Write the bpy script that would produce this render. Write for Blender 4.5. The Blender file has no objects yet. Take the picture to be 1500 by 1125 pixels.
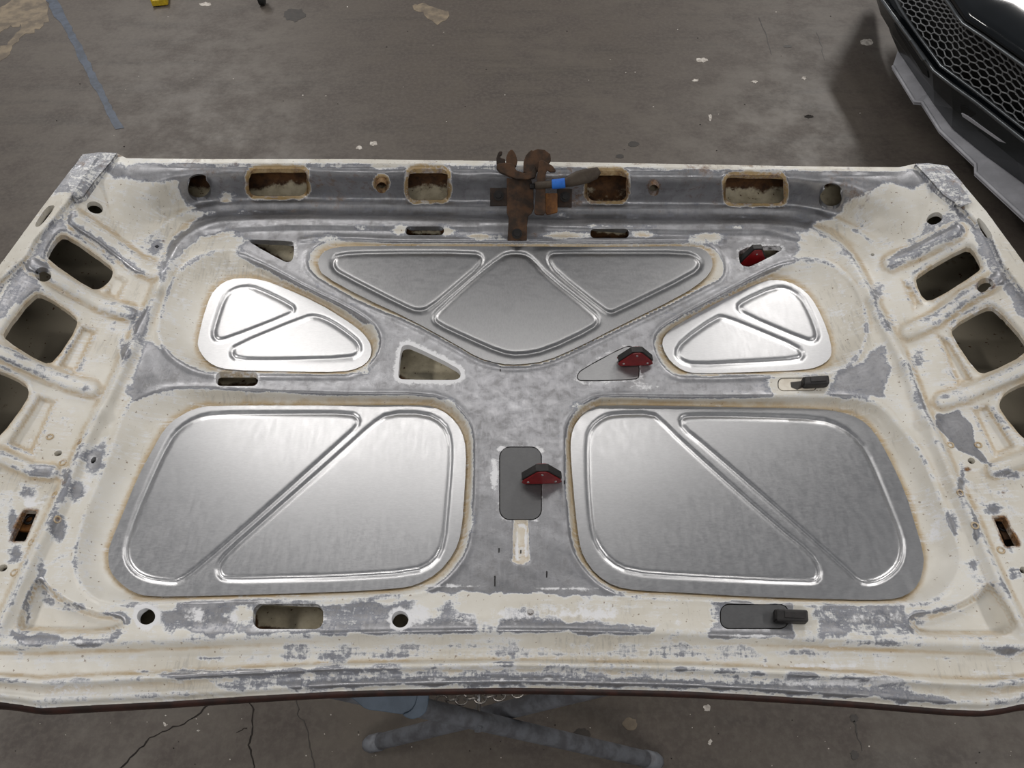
import bpy, bmesh, math, random
import numpy as np
from mathutils import Vector, Matrix

random.seed(7)
rng = np.random.default_rng(7)
SC = bpy.context.scene
C = SC.collection

# ------------------------------------------------------------------ camera
CAM = np.array((0.0, 0.0, 1.75))
TILT = math.radians(52.0)
FPX = 1080.0
FWD = np.array((0, math.cos(TILT), -math.sin(TILT)))
UPV = np.array((0, math.sin(TILT), math.cos(TILT)))
cam_d = bpy.data.cameras.new('camera')
cam_d.sensor_width = 36.0
cam_d.lens = FPX / 1500.0 * 36.0
cam_d.clip_start = 0.02
cam = bpy.data.objects.new('camera', cam_d)
cam.location = CAM
cam.rotation_euler = (math.radians(90) - TILT, 0, 0)
C.objects.link(cam)
SC.camera = cam

# ------------------------------------------------------------------ light
SC.view_settings.view_transform = 'Standard'
SC.view_settings.look = 'None'
SC.view_settings.gamma = 1.0
SC.view_settings.use_curve_mapping = False
SC.view_settings.exposure = 0.0
world = bpy.data.worlds.new('workshop_air')
SC.world = world
world.use_nodes = True
wb = world.node_tree.nodes['Background']
wb.inputs[0].default_value = (0.93, 0.95, 1.0, 1)
wb.inputs[1].default_value = 0.17


def ceiling_lamp_or_fill(loc, sx, sy, power, rot=(0, 0, 0), col=(1.0, 0.97, 0.93)):
    d = bpy.data.lights.new('ceiling_lamp_or_fill', 'AREA')
    d.shape = 'RECTANGLE'
    d.size = sx
    d.size_y = sy
    d.energy = power
    d.color = col
    o = bpy.data.objects.new('ceiling_lamp_or_fill', d)
    o.location = loc
    o.rotation_euler = rot
    C.objects.link(o)
    return o


# strip fixtures over the bay; the far, side and rear lamps are added fill
ceiling_lamp_or_fill((-0.45, 2.55, 3.5), 2.7, 0.22, 20)
ceiling_lamp_or_fill((-1.65, 3.4, 3.5), 0.40, 1.0, 6.5)
ceiling_lamp_or_fill((1.65, 3.4, 3.5), 0.40, 1.0, 8.5)
ceiling_lamp_or_fill((-3.0, 6.2, 3.7), 0.4, 2.4, 120)  # added pair, lights the floor clear of the panel reflections
ceiling_lamp_or_fill((3.0, 6.2, 3.7), 0.4, 2.4, 120)
ceiling_lamp_or_fill((0.0, -2.3, 3.5), 2.6, 0.4, 46)  # added to brighten the hood's front wall
ceiling_lamp_or_fill((-3.0, 0.2, 3.5), 0.4, 1.6, 46)  # added side pair, fill for the cream paint
ceiling_lamp_or_fill((3.0, 0.2, 3.5), 0.4, 1.6, 42)


# ------------------------------------------------------------------ helpers
def ray_pts(P, z):
    """measured picture points -> world points at height z"""
    P = np.asarray(P, float).reshape(-1, 2)
    dx = (P[:, 0] - 750.0) / FPX
    dy = -(P[:, 1] - 562.5) / FPX
    d = np.zeros((len(P), 3))
    d[:, 0] = dx
    d[:, 1] = dy * UPV[1] + FWD[1]
    d[:, 2] = dy * UPV[2] + FWD[2]
    t = (np.asarray(z, float) - CAM[2]) / d[:, 2]
    return CAM + d * t[:, None]


def at(px, py, z):
    return ray_pts([(px, py)], [z])[0]


def on_plane(P, p0, n):
    P = np.asarray(P, float).reshape(-1, 2)
    dx = (P[:, 0] - 750.0) / FPX
    dy = -(P[:, 1] - 562.5) / FPX
    d = np.zeros((len(P), 3))
    d[:, 0] = dx
    d[:, 1] = dy * UPV[1] + FWD[1]
    d[:, 2] = dy * UPV[2] + FWD[2]
    n = np.asarray(n, float)
    t = ((np.asarray(p0) - CAM) @ n) / (d @ n)
    return CAM + d * t[:, None]


ORI = {}


def tag(o, label, cat, group=None):
    o['label'] = label
    o['category'] = cat
    if group:
        o['group'] = group
    return o


def thing(name, label, cat, loc, group=None):
    o = bpy.data.objects.new(name, None)
    o.empty_display_size = 0.05
    o.location = loc
    C.objects.link(o)
    ORI[o.name] = np.array(loc, float)
    return tag(o, label, cat, group)


def mesh_obj(name, V, F, mat, parent=None, smooth=False, attr=None):
    V = np.asarray(V, float)
    if parent is not None:
        o3 = ORI[parent.name]
    else:
        mn, mx = V.min(0), V.max(0)
        o3 = np.array(((mn[0] + mx[0]) / 2, (mn[1] + mx[1]) / 2, mn[2]))
    me = bpy.data.meshes.new(name)
    me.from_pydata((V - o3).tolist(), [], [list(f) for f in F])
    me.update()
    if smooth:
        me.polygons.foreach_set('use_smooth', [True] * len(me.polygons))
    if attr is not None:
        a = me.color_attributes.new('wear', 'FLOAT_COLOR', 'POINT')
        a.data.foreach_set('color', np.asarray(attr, np.float32).ravel())
    me.materials.append(mat)
    o = bpy.data.objects.new(name, me)
    C.objects.link(o)
    if parent is not None:
        o.parent = parent
    else:
        o.location = o3
    ORI[o.name] = o3
    return o


def fix_normals(o):
    bm = bmesh.new()
    bm.from_mesh(o.data)
    bmesh.ops.recalc_face_normals(bm, faces=bm.faces)
    bm.to_mesh(o.data)
    bm.free()


def bevel(o, w, seg=2, ang=35):
    m = o.modifiers.new('bevel', 'BEVEL')
    m.width = w
    m.segments = seg
    m.limit_method = 'ANGLE'
    m.angle_limit = math.radians(ang)
    return o


def chaikin(poly, n=2, closed=True):
    P = np.asarray(poly, float)
    for _ in range(n):
        if closed:
            Q = np.roll(P, -1, 0)
            P = np.stack((P * .75 + Q * .25, P * .25 + Q * .75), 1).reshape(-1, 2)
        else:
            A, B = P[:-1], P[1:]
            M = np.stack((A * .75 + B * .25, A * .25 + B * .75), 1).reshape(-1, 2)
            P = np.vstack((P[:1], M, P[-1:]))
    return P


def sd(P, poly, margin=None):
    """signed distance to polygon, negative inside"""
    poly = np.asarray(poly, float)
    out = np.full(len(P), 1e4 if margin is None else float(margin))
    if margin is not None:
        mn, mx = poly.min(0) - margin, poly.max(0) + margin
        sel = np.where((P[:, 0] > mn[0]) & (P[:, 0] < mx[0]) & (P[:, 1] > mn[1]) & (P[:, 1] < mx[1]))[0]
        if len(sel) == 0:
            return out
        Q = P[sel]
    else:
        sel = None
        Q = P
    d2 = np.full(len(Q), 1e12)
    ins = np.zeros(len(Q), bool)
    A, B = poly, np.roll(poly, -1, 0)
    for a, b in zip(A, B):
        e = b - a
        l2 = e @ e
        if l2 < 1e-12:
            continue
        w = Q - a
        t = np.clip((w @ e) / l2, 0, 1)
        r = w - t[:, None] * e
        d2 = np.minimum(d2, (r * r).sum(1))
        c = (a[1] > Q[:, 1]) != (b[1] > Q[:, 1])
        if e[1] != 0:
            xi = a[0] + (Q[:, 1] - a[1]) / e[1] * e[0]
            ins ^= c & (Q[:, 0] < xi)
    d = np.sqrt(d2)
    d[ins] *= -1
    if sel is None:
        return d
    out[sel] = np.minimum(d, margin)
    return out


def sdline(P, line, margin=60.0):
    line = np.asarray(line, float)
    d2 = np.full(len(P), margin ** 2)
    for a, b in zip(line[:-1], line[1:]):
        e = b - a
        w = P - a
        t = np.clip((w @ e) / (e @ e), 0, 1)
        r = w - t[:, None] * e
        d2 = np.minimum(d2, (r * r).sum(1))
    return np.sqrt(d2)


def ss(a, b, x):
    t = np.clip((x - a) / (b - a), 0, 1)
    return t * t * (3 - 2 * t)


def rrect(cx, cy, w, h, r, n=6, skew=0.0):
    pts = []
    for (sx, sy, a0) in ((1, -1, -90), (1, 1, 0), (-1, 1, 90), (-1, -1, 180)):
        for k in range(n + 1):
            a = math.radians(a0 + 90 * k / n)
            x = sx * (w / 2 - r) + r * math.cos(a)
            y = sy * (h / 2 - r) + r * math.sin(a)
            pts.append((cx + x + skew * y, cy + y))
    return np.array(pts)


def ellipse(cx, cy, rx, ry, rot=0, n=28):
    a = np.linspace(0, 2 * math.pi, n, endpoint=False)
    x, y = rx * np.cos(a), ry * np.sin(a)
    c, s = math.cos(math.radians(rot)), math.sin(math.radians(rot))
    return np.stack((cx + x * c - y * s, cy + x * s + y * c), 1)


def clip_grid(x0, x1, y0, y1, step, S_fn):
    """cells of a regular sheet kept where S<0, cut cleanly along S=0"""
    xs = np.arange(x0, x1 + step, step)
    ys = np.arange(y0, y1 + step, step)
    nx, ny = len(xs), len(ys)
    X, Y = np.meshgrid(xs, ys)
    P = np.stack((X.ravel(), Y.ravel()), 1)
    S = S_fn(P)
    S = np.where(np.abs(S) < 0.06 * step, -0.06 * step, S)
    I = np.arange(nx * ny).reshape(ny, nx)
    TL, TR, BR, BL = I[:-1, :-1].ravel(), I[:-1, 1:].ravel(), I[1:, 1:].ravel(), I[1:, :-1].ravel()
    quad = np.stack((TL, BL, BR, TR), 1)
    ins = (S[quad] < 0)
    cnt = ins.sum(1)
    faces = quad[cnt == 4].tolist()
    extra, cuts, bnd = [], {}, []
    base = len(P)

    def cut(a, b):
        k = (a, b) if a < b else (b, a)
        if k not in cuts:
            t = S[k[0]] / (S[k[0]] - S[k[1]])
            cuts[k] = base + len(extra)
            extra.append(P[k[0]] * (1 - t) + P[k[1]] * t)
        return cuts[k]
    for q in quad[(cnt > 0) & (cnt < 4)].tolist():
        poly, lv, en = [], None, None
        for i in range(4):
            a, b = q[i], q[(i + 1) % 4]
            if S[a] < 0:
                poly.append(a)
            if (S[a] < 0) != (S[b] < 0):
                c = cut(a, b)
                poly.append(c)
                if S[a] < 0:
                    lv = c
                else:
                    en = c
        if len(poly) >= 3:
            faces.append(poly)
            if lv is not None and en is not None and lv != en:
                bnd.append((lv, en))
    allP = np.vstack((P, np.array(extra))) if extra else P
    used = np.zeros(len(allP), bool)
    for f in faces:
        for v in f:
            used[v] = True
    remap = np.cumsum(used) - 1
    faces = [[int(remap[v]) for v in f] for f in faces]
    bnd = [(int(remap[a]), int(remap[b])) for a, b in bnd]
    return allP[used], faces, bnd


def sheet(name, box, step, S_fn, z_fn, mat, lip, parent=None, attr_fn=None):
    """pressed sheet-metal mesh: surface z_fn, cut along S_fn, edges turned in by lip"""
    P, F, bnd = clip_grid(*box, step, S_fn)
    z = z_fn(P)
    V = ray_pts(P, z)
    vs = sorted({v for e in bnd for v in e})
    loc = {v: i for i, v in enumerate(vs)}
    Pb = P[vs]
    e = 0.7
    n = np.cross(ray_pts(Pb + (e, 0), z_fn(Pb + (e, 0))) - V[vs], V[vs] - ray_pts(Pb + (0, e), z_fn(Pb + (0, e))))
    n /= np.linalg.norm(n, axis=1)[:, None] + 1e-12
    n[n[:, 2] < 0] *= -1
    n = n * 0.6 + np.array((0, 0, 0.4))
    top = V[vs]
    low = top - n * lip
    b0 = len(V)
    m = len(vs)
    V2 = np.vstack((V, top, low))
    for a, b in bnd:
        a, b = loc[a], loc[b]
        F.append([b0 + b, b0 + a, b0 + m + a, b0 + m + b])
    at_ = None
    if attr_fn is not None:
        A = attr_fn(P)
        at_ = np.vstack((A, A[vs], A[vs]))
    o = mesh_obj(name, V2, F, mat, parent, smooth=True, attr=at_)
    return o


def slab(name, pxpoly, p0, n, thick, mat, parent=None, bev=0.0):
    """flat plate whose measured outline lies on the plane (p0, n), grown by thick along -n"""
    W = on_plane(pxpoly, p0, n)
    n = np.asarray(n, float)
    n = n / np.linalg.norm(n)
    m = len(W)
    V = np.vstack((W, W - n * thick))
    F = [list(range(m)), list(range(2 * m - 1, m - 1, -1))]
    F += [[i, (i + 1) % m, m + (i + 1) % m, m + i] for i in range(m)]
    o = mesh_obj(name, V, F, mat, parent)
    fix_normals(o)
    if bev:
        bevel(o, bev)
    return o


def tube(pts, r, n=10, cap=True):
    pts = [np.asarray(p, float) for p in pts]
    V, F = [], []
    for i, p in enumerate(pts):
        d = pts[min(i + 1, len(pts) - 1)] - pts[max(i - 1, 0)]
        d = d / (np.linalg.norm(d) + 1e-12)
        h = np.array((0, 0, 1.0)) if abs(d[2]) < 0.9 else np.array((1.0, 0, 0))
        a = np.cross(d, h)
        a /= np.linalg.norm(a)
        b = np.cross(d, a)
        rr = r[i] if hasattr(r, '__len__') else r
        for k in range(n):
            t = 2 * math.pi * k / n
            V.append(p + rr * (a * math.cos(t) + b * math.sin(t)))
    for i in range(len(pts) - 1):
        for k in range(n):
            F.append([i * n + k, i * n + (k + 1) % n, (i + 1) * n + (k + 1) % n, (i + 1) * n + k])
    if cap:
        F.append(list(range(n))[::-1])
        F.append([(len(pts) - 1) * n + k for k in range(n)])
    return np.array(V), F


def joinvf(parts):
    V, F, b = [], [], 0
    for v, f in parts:
        V.append(np.asarray(v))
        F += [[i + b for i in q] for q in f]
        b += len(v)
    return np.vstack(V), F


def box(c, ax, ay, az):
    """box from centre and three half-axis vectors"""
    c, ax, ay, az = (np.asarray(k, float) for k in (c, ax, ay, az))
    V = [c + i * ax + j * ay + k * az for k in (-1, 1) for j in (-1, 1) for i in (-1, 1)]
    F = [[0, 2, 3, 1], [4, 5, 7, 6], [0, 1, 5, 4], [2, 6, 7, 3], [0, 4, 6, 2], [1, 3, 7, 5]]
    return np.array(V), F


def prism(poly3, ext):
    poly3 = np.asarray(poly3, float)
    m = len(poly3)
    V = np.vstack((poly3, poly3 + ext))
    F = [list(range(m)), list(range(2 * m - 1, m - 1, -1))]
    F += [[i, (i + 1) % m, m + (i + 1) % m, m + i] for i in range(m)]
    return V, F


def bolt(name, c, n, r, h, mat, parent):
    n = np.asarray(n, float)
    n /= np.linalg.norm(n)
    a = np.cross(n, (1, 0, 0))
    a /= np.linalg.norm(a)
    b = np.cross(n, a)

    def ring(rr, k, z, off=0):
        return [c + n * z + rr * (a * math.cos(2 * math.pi * (i + off) / k) + b * math.sin(2 * math.pi * (i + off) / k)) for i in range(k)]
    w = prism(ring(r * 1.5, 16, 0), n * h * .3)
    hx = prism(ring(r, 6, h * .3), n * h * .7)
    V, F = joinvf([w, hx])
    o = mesh_obj(name, V, F, mat, parent)
    fix_normals(o)
    return o


# ------------------------------------------------------------------ materials
def srgb(r, g, b):
    f = lambda c: (c / 255 / 12.92) if c <= 10 else ((c / 255 + 0.055) / 1.055) ** 2.4
    return (f(r), f(g), f(b), 1)


class NT:
    def __init__(s, name):
        s.m = bpy.data.materials.new(name)
        s.m.use_nodes = True
        s.t = s.m.node_tree
        s.b = s.t.nodes['Principled BSDF']
        s.co = s.t.nodes.new('ShaderNodeTexCoord').outputs['Object']

    def n(s, t, **k):
        o = s.t.nodes.new(t)
        for a, v in k.items():
            setattr(o, a, v)
        return o

    def put(s, sock, v):
        if hasattr(v, 'is_output') or isinstance(v, bpy.types.NodeSocket):
            s.t.links.new(v, sock)
        else:
            sock.default_value = v

    def noise(s, scale, detail=4, rough=0.6, vec=None, stretch=None, dist=0.0):
        v = vec or s.co
        if stretch:
            mp = s.n('ShaderNodeMapping')
            s.put(mp.inputs['Vector'], v)
            mp.inputs['Scale'].default_value = stretch
            v = mp.outputs[0]
        o = s.n('ShaderNodeTexNoise')
        s.put(o.inputs['Vector'], v)
        o.inputs['Scale'].default_value = scale
        o.inputs['Detail'].default_value = detail
        o.inputs['Roughness'].default_value = rough
        o.inputs['Distortion'].default_value = dist
        return o.outputs['Fac']

    def math(s, op, a, b=0.0, c=0.0):
        o = s.n('ShaderNodeMath', operation=op)
        s.put(o.inputs[0], a)
        s.put(o.inputs[1], b)
        s.put(o.inputs[2], c)
        return o.outputs[0]

    def step(s, v, a, b, lo=0.0, hi=1.0):
        o = s.n('ShaderNodeMapRange', interpolation_type='SMOOTHSTEP')
        s.put(o.inputs['Value'], v)
        o.inputs['From Min'].default_value = a
        o.inputs['From Max'].default_value = b
        o.inputs['To Min'].default_value = lo
        o.inputs['To Max'].default_value = hi
        return o.outputs[0]

    def mix(s, f, a, b):
        o = s.n('ShaderNodeMix', data_type='RGBA')
        s.put(o.inputs[0], f)
        s.put(o.inputs[6], a)
        s.put(o.inputs[7], b)
        return o.outputs[2]

    def mixf(s, f, a, b):
        o = s.n('ShaderNodeMix', data_type='FLOAT')
        s.put(o.inputs[0], f)
        s.put(o.inputs[2], a)
        s.put(o.inputs[3], b)
        return o.outputs[0]

    def bump(s, h, strength=0.2, dist=0.001):
        o = s.n('ShaderNodeBump')
        s.put(o.inputs['Height'], h)
        o.inputs['Strength'].default_value = strength
        o.inputs['Distance'].default_value = dist
        s.t.links.new(o.outputs[0], s.b.inputs['Normal'])

    def set(s, **k):
        for a, v in k.items():
            s.put(s.b.inputs[{'col': 'Base Color', 'rough': 'Roughness', 'metal': 'Metallic', 'coat': 'Coat Weight'}[a]], v)
        return s.m


def mat_simple(name, c1, c2, scale=30, rough=0.5, metal=0.0, bump=0.0, detail=5, r2=None):
    t = NT(name)
    f = t.step(t.noise(scale, detail), 0.35, 0.65)
    t.set(col=t.mix(f, c1, c2), rough=t.mixf(f, rough, r2 if r2 is not None else rough), metal=metal)
    if bump:
        t.bump(t.noise(scale * 3, 4), bump, 0.002)
    return t.m


def mat_hood():
    t = NT('worn_hood_paint')
    at_ = t.n('ShaderNodeAttribute', attribute_name='wear')
    sep = t.n('ShaderNodeSeparateColor')
    t.t.links.new(at_.outputs['Color'], sep.inputs[0])
    m, r, w = sep.outputs[0], sep.outputs[1], sep.outputs[2]
    tan = at_.outputs['Alpha']
    nA = t.step(t.noise(15, 7, 0.66, dist=0.8), 0.28, 0.72)
    nB = t.step(t.noise(58, 6, 0.7, dist=0.3), 0.28, 0.72)
    nC = t.step(t.noise(6, 5, 0.62), 0.3, 0.7)
    fine = t.noise(420, 3, 0.6)
    scrx = t.step(t.noise(46, 5, 0.72, stretch=(0.6, 5.0, 1.0)), 0.3, 0.7)
    scry = t.step(t.noise(46, 5, 0.72, stretch=(5.0, 0.6, 1.0)), 0.3, 0.7)
    nD = t.step(t.noise(170, 4, 0.7), 0.3, 0.7)
    cen = lambda v, k: t.math('MULTIPLY', t.math('SUBTRACT', v, 0.5), k)
    # cream paint, ageing to tan, with sanding haze and grime
    cream = t.mix(nC, srgb(227, 224, 216), srgb(208, 202, 189))
    tanf = t.math('ADD', tan, t.math('ADD', cen(nA, 0.30), cen(nB, 0.2)))
    cream = t.mix(t.step(tanf, 0.22, 0.95), cream, srgb(184, 157, 112))
    haze = t.step(t.math('ADD', cen(nA, 0.6), t.math('ADD', cen(scrx, 0.5), t.math('ADD', m, cen(nB, 0.4)))), 0.12, 0.5)
    cream = t.mix(t.math('MULTIPLY', haze, 0.55), cream, srgb(226, 226, 225))
    smudge = t.step(t.math('ADD', cen(nC, 0.8), cen(scry, 0.7)), 0.25, 0.7)
    cream = t.mix(t.math('MULTIPLY', smudge, 0.35), cream, srgb(140, 138, 136))
    speck = t.step(t.noise(210, 2, 0.5), 0.68, 0.74)
    cream = t.mix(t.math('MULTIPLY', speck, 0.7), cream, srgb(112, 84, 56))
    # sanding-through: mask + noise
    mm = t.math('ADD', m, t.math('ADD', cen(nA, 0.32), t.math('ADD', t.math('ADD', cen(nB, 0.26), cen(nD, 0.16)), t.math('ADD', cen(scrx, 0.20), cen(scry, 0.14)))))
    f_wh = t.step(mm, 0.20, 0.42)
    f_pr = t.step(mm, 0.34, 0.56)
    f_me = t.step(mm, 0.48, 0.74)
    col = t.mix(t.math('MULTIPLY', f_wh, 0.7), cream, srgb(229, 230, 231))
    prim = t.mix(nB, srgb(104, 107, 118), srgb(150, 153, 162))
    col = t.mix(f_pr, col, prim)
    metc = t.mix(nA, (0.28, 0.28, 0.29, 1), (0.40, 0.40, 0.42, 1))
    metc = t.mix(t.math('MULTIPLY', t.step(nB, 0.5, 1.0), 0.32), metc, (0.15, 0.14, 0.135, 1))
    metc = t.mix(t.math('MULTIPLY', t.step(scry, 0.5, 1.0), 0.25), metc, (0.46, 0.46, 0.49, 1))
    col = t.mix(f_me, col, metc)
    wf = t.step(t.math('ADD', w, t.math('ADD', t.math('ADD', cen(nB, 0.45), cen(nD, 0.25)), cen(nA, 0.25))), 0.36, 0.70)
    col = t.mix(wf, col, srgb(231, 231, 233))
    rf = t.step(t.math('ADD', r, t.math('ADD', cen(nB, 0.4), cen(nA, 0.2))), 0.38, 0.85)
    rust = t.mix(t.step(fine, 0.3, 0.7), srgb(84, 58, 38), srgb(146, 108, 68))
    col = t.mix(rf, col, rust)
    metal = t.math('MULTIPLY', t.math('MULTIPLY', f_me, t.math('SUBTRACT', 1.0, rf)), t.math('SUBTRACT', 1.0, wf))
    metal = t.math('MULTIPLY', metal, 0.75)
    rough = t.mixf(f_me, t.mixf(nB, 0.30, 0.50), t.mixf(nB, 0.30, 0.50))
    rough = t.mixf(rf, rough, 0.8)
    t.set(col=col, metal=metal, rough=rough)
    h = t.math('ADD', t.math('MULTIPLY', nB, 0.35), t.math('MULTIPLY', fine, 0.25))
    h = t.math('ADD', h, t.math('MULTIPLY', f_pr, -0.5))
    t.bump(h, 0.22, 0.0012)
    return t.m


def mat_skin():
    t = NT('rusty_inner_skin')
    a = t.noise(7, 6, 0.65)
    b = t.noise(60, 4, 0.6)
    at_ = t.n('ShaderNodeAttribute', attribute_name='wear')
    sep = t.n('ShaderNodeSeparateColor')
    t.t.links.new(at_.outputs['Color'], sep.inputs[0])
    f = t.math('ADD', sep.outputs[0], t.math('MULTIPLY', t.math('SUBTRACT', a, 0.5), 1.5))
    f = t.math('ADD', f, t.math('MULTIPLY', t.math('SUBTRACT', b, 0.5), 0.5))
    base = t.mix(t.step(b, 0.3, 0.7), srgb(226, 216, 190), srgb(196, 184, 156))
    base = t.mix(sep.outputs[1], base, srgb(150, 142, 126))
    rust = t.mix(t.step(b, 0.3, 0.7), srgb(112, 76, 44), srgb(62, 42, 27))
    col = t.mix(t.step(f, 0.42, 0.6), base, rust)
    col = t.mix(t.step(t.noise(120, 2), 0.68, 0.72), col, srgb(80, 46, 22))
    t.set(col=col, rough=0.75)
    t.bump(b, 0.3, 0.002)
    return t.m


def mat_sheet(name, base, rough, stretch, dark=0.88, coarse=0.032):
    t = NT(name)
    a = t.noise(3.2, 4, 0.6)
    g = t.noise(170, 3, 0.65, stretch=stretch)
    s = t.noise(38, 4, 0.7, stretch=(stretch[1], stretch[0], 1))
    c1 = (base, base, base * 1.015, 1)
    c2 = (base * dark, base * dark, base * dark * 1.02, 1)
    f = t.math('ADD', t.math('MULTIPLY', a, 0.4), t.math('MULTIPLY', g, 0.6))
    t.set(col=t.mix(t.step(f, 0.35, 0.65), c2, c1), metal=1.0,
          rough=t.step(t.math('ADD', t.math('MULTIPLY', s, 0.6), t.math('MULTIPLY', g, 0.4)), 0.35, 0.65, rough - coarse, rough + coarse))
    t.bump(t.math('ADD', g, t.math('MULTIPLY', s, 0.5)), 0.06, 0.0002)
    return t.m


def mat_floor():
    t = NT('shop_concrete')
    a = t.noise(1.1, 6, 0.6)
    b = t.noise(7, 7, 0.66)
    c = t.noise(60, 5, 0.7)
    st = t.noise(3.0, 5, 0.7, stretch=(0.5, 3.5, 1))
    col = t.mix(t.step(a, 0.3, 0.7), srgb(86, 78, 71), srgb(97, 90, 82))
    col = t.mix(t.step(b, 0.35, 0.68), col, srgb(78, 70, 65))
    col = t.mix(t.math('MULTIPLY', t.step(st, 0.48, 0.7), 0.5), col, srgb(66, 60, 56))
    col = t.mix(t.math('MULTIPLY', t.step(c, 0.40, 0.66), 0.5), col, srgb(102, 95, 87))
    t.set(col=col, rough=t.step(b, 0.3, 0.7, 0.45, 0.65))
    t.bump(t.math('ADD', b, t.math('MULTIPLY', c, 0.4)), 0.16, 0.004)
    return t.m


M = {
    'hood': mat_hood(),
    'skin': mat_skin(),
    'sheet': mat_sheet('galvanised_sheet', 0.60, 0.33, (1, 4, 1)),
    'sheet_d': mat_sheet('galvanised_sheet_dim_reflection', 0.54, 0.33, (1, 3, 1)),  # base lowered for the dimmer ceiling reflection on the lower right panel
    'sheet_v': mat_sheet('galvanised_sheet_cross_grain', 0.33, 0.33, (3, 1, 1)),  # cross grain; base also lowered for the centre panel's dark reflection
    'patch': mat_sheet('mild_steel_patch', 0.17, 0.5, (1, 2, 1)),
    'patch_light': mat_sheet('bright_steel_patch', 0.36, 0.45, (1, 2, 1)),
    'patch_cream': mat_simple('cream_patch_paint', srgb(233, 226, 212), srgb(214, 204, 188), 60, 0.45),
    'red': mat_simple('red_magnet_paint', srgb(128, 14, 20), srgb(100, 8, 15), 40, 0.35),
    'black': mat_simple('black_magnet_rubber', srgb(26, 24, 24), srgb(44, 40, 39), 60, 0.5, bump=0.15),
    'rivet': mat_simple('steel_rivet', (0.5, 0.5, 0.5, 1), (0.35, 0.33, 0.32, 1), 90, 0.35, 0.9),
    'rust': mat_simple('rusty_iron', srgb(86, 60, 40), srgb(50, 38, 29), 55, 0.75, 0.2, 0.4),
    'rust_dark': mat_simple('dark_rusty_iron', srgb(58, 42, 32), srgb(36, 29, 25), 55, 0.7, 0.3, 0.4),
    'rust_yellow': mat_simple('yellowed_iron', srgb(134, 88, 40), srgb(92, 58, 30), 70, 0.7, 0.2, 0.3),
    'lever': mat_simple('grimy_lever', srgb(74, 64, 52), srgb(58, 46, 36), 60, 0.6, 0.1, 0.2),
    'tape': mat_simple('blue_masking_tape', srgb(38, 112, 205), srgb(30, 96, 188), 90, 0.6),
    'boltm': mat_simple('black_bolt', srgb(34, 31, 30), srgb(22, 20, 20), 90, 0.5, 0.5),
    'floor': mat_floor(),
    'paintline': mat_simple('worn_blue_floor_paint', srgb(82, 91, 106), srgb(68, 75, 86), 26, 0.55),
    'crack': mat_simple('crack_dirt', srgb(30, 26, 24), srgb(44, 38, 34), 40, 0.95),
    'stain_pale': mat_simple('pale_spill', srgb(140, 126, 106), srgb(104, 94, 82), 14, 0.7),
    'stain_dark': mat_simple('oil_spot', srgb(56, 52, 49), srgb(64, 59, 55), 40, 0.5),
    'stain_white': mat_simple('white_paint_fleck', srgb(206, 200, 192), srgb(160, 152, 144), 60, 0.7),
    'brown': mat_simple('brown_outer_paint', srgb(58, 29, 20), srgb(34, 18, 13), 45, 0.55),
    'carpaint': mat_simple('black_car_paint', srgb(12, 16, 19), srgb(16, 20, 24), 5, 0.10),
    'carblack': mat_simple('black_bumper_plastic', srgb(26, 31, 33), srgb(32, 37, 39), 60, 0.34),
    'carvoid': mat_simple('black_for_shaded_voids', srgb(5, 6, 6), srgb(8, 9, 9), 30, 0.8),  # black paints in the shade of the bumper openings
    'trim': mat_simple('satin_grey_trim', (0.20, 0.215, 0.225, 1), (0.16, 0.17, 0.18, 1), 40, 0.3, 0.8),
    'grille': mat_simple('grey_grille_plastic', srgb(150, 152, 154), srgb(128, 130, 132), 60, 0.45),
    'splitter': mat_simple('grey_primer_splitter', srgb(196, 196, 202), srgb(176, 176, 182), 12, 0.5),
    'stand': mat_simple('scuffed_grey_stand_paint', srgb(124, 127, 133), srgb(98, 98, 102), 34, 0.6, 0.2, 0.2),
    'chain': mat_simple('dull_chain_steel', (0.55, 0.52, 0.48, 1), (0.30, 0.27, 0.25, 1), 90, 0.35, 0.9),
    'pad': mat_simple('blue_grey_plastic', srgb(98, 112, 128), srgb(84, 97, 112), 24, 0.5),
    'yellow': mat_simple('yellow_jack_paint', srgb(214, 184, 40), srgb(180, 150, 30), 40, 0.5),
    'tyre': mat_simple('black_caster_rubber', srgb(18, 18, 18), srgb(28, 28, 28), 40, 0.6),
}

# ================================================================== THE FLOOR
V, F = [], []
fl = mesh_obj('floor', [(-9, -4, 0), (9, -4, 0), (9, 14, 0), (-9, 14, 0), (-9, -4, -0.1), (9, -4, -0.1), (9, 14, -0.1), (-9, 14, -0.1)],
              [[0, 1, 2, 3], [7, 6, 5, 4], [0, 4, 5, 1], [1, 5, 6, 2], [2, 6, 7, 3], [3, 7, 4, 0]], M['floor'])
fl['kind'] = 'structure'


def floor_mark(name, pxpoly, mat, h=0.0015, jag=0.0):
    P = np.asarray(pxpoly, float)
    if jag:
        out = []
        for a, b in zip(P, np.roll(P, -1, 0)):
            L = np.linalg.norm(b - a)
            k = max(1, int(L / 5))
            for i in range(k):
                q = a + (b - a) * i / k
                out.append(q + rng.normal(0, jag, 2) * (1, .6))
        P = np.array(out)
    W = ray_pts(P, np.full(len(P), h))
    Vv, Ff = prism(W, np.array((0, 0, -h - 0.002)))
    o = mesh_obj(name, Vv, Ff, mat, fl)
    fix_normals(o)
    return o


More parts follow.
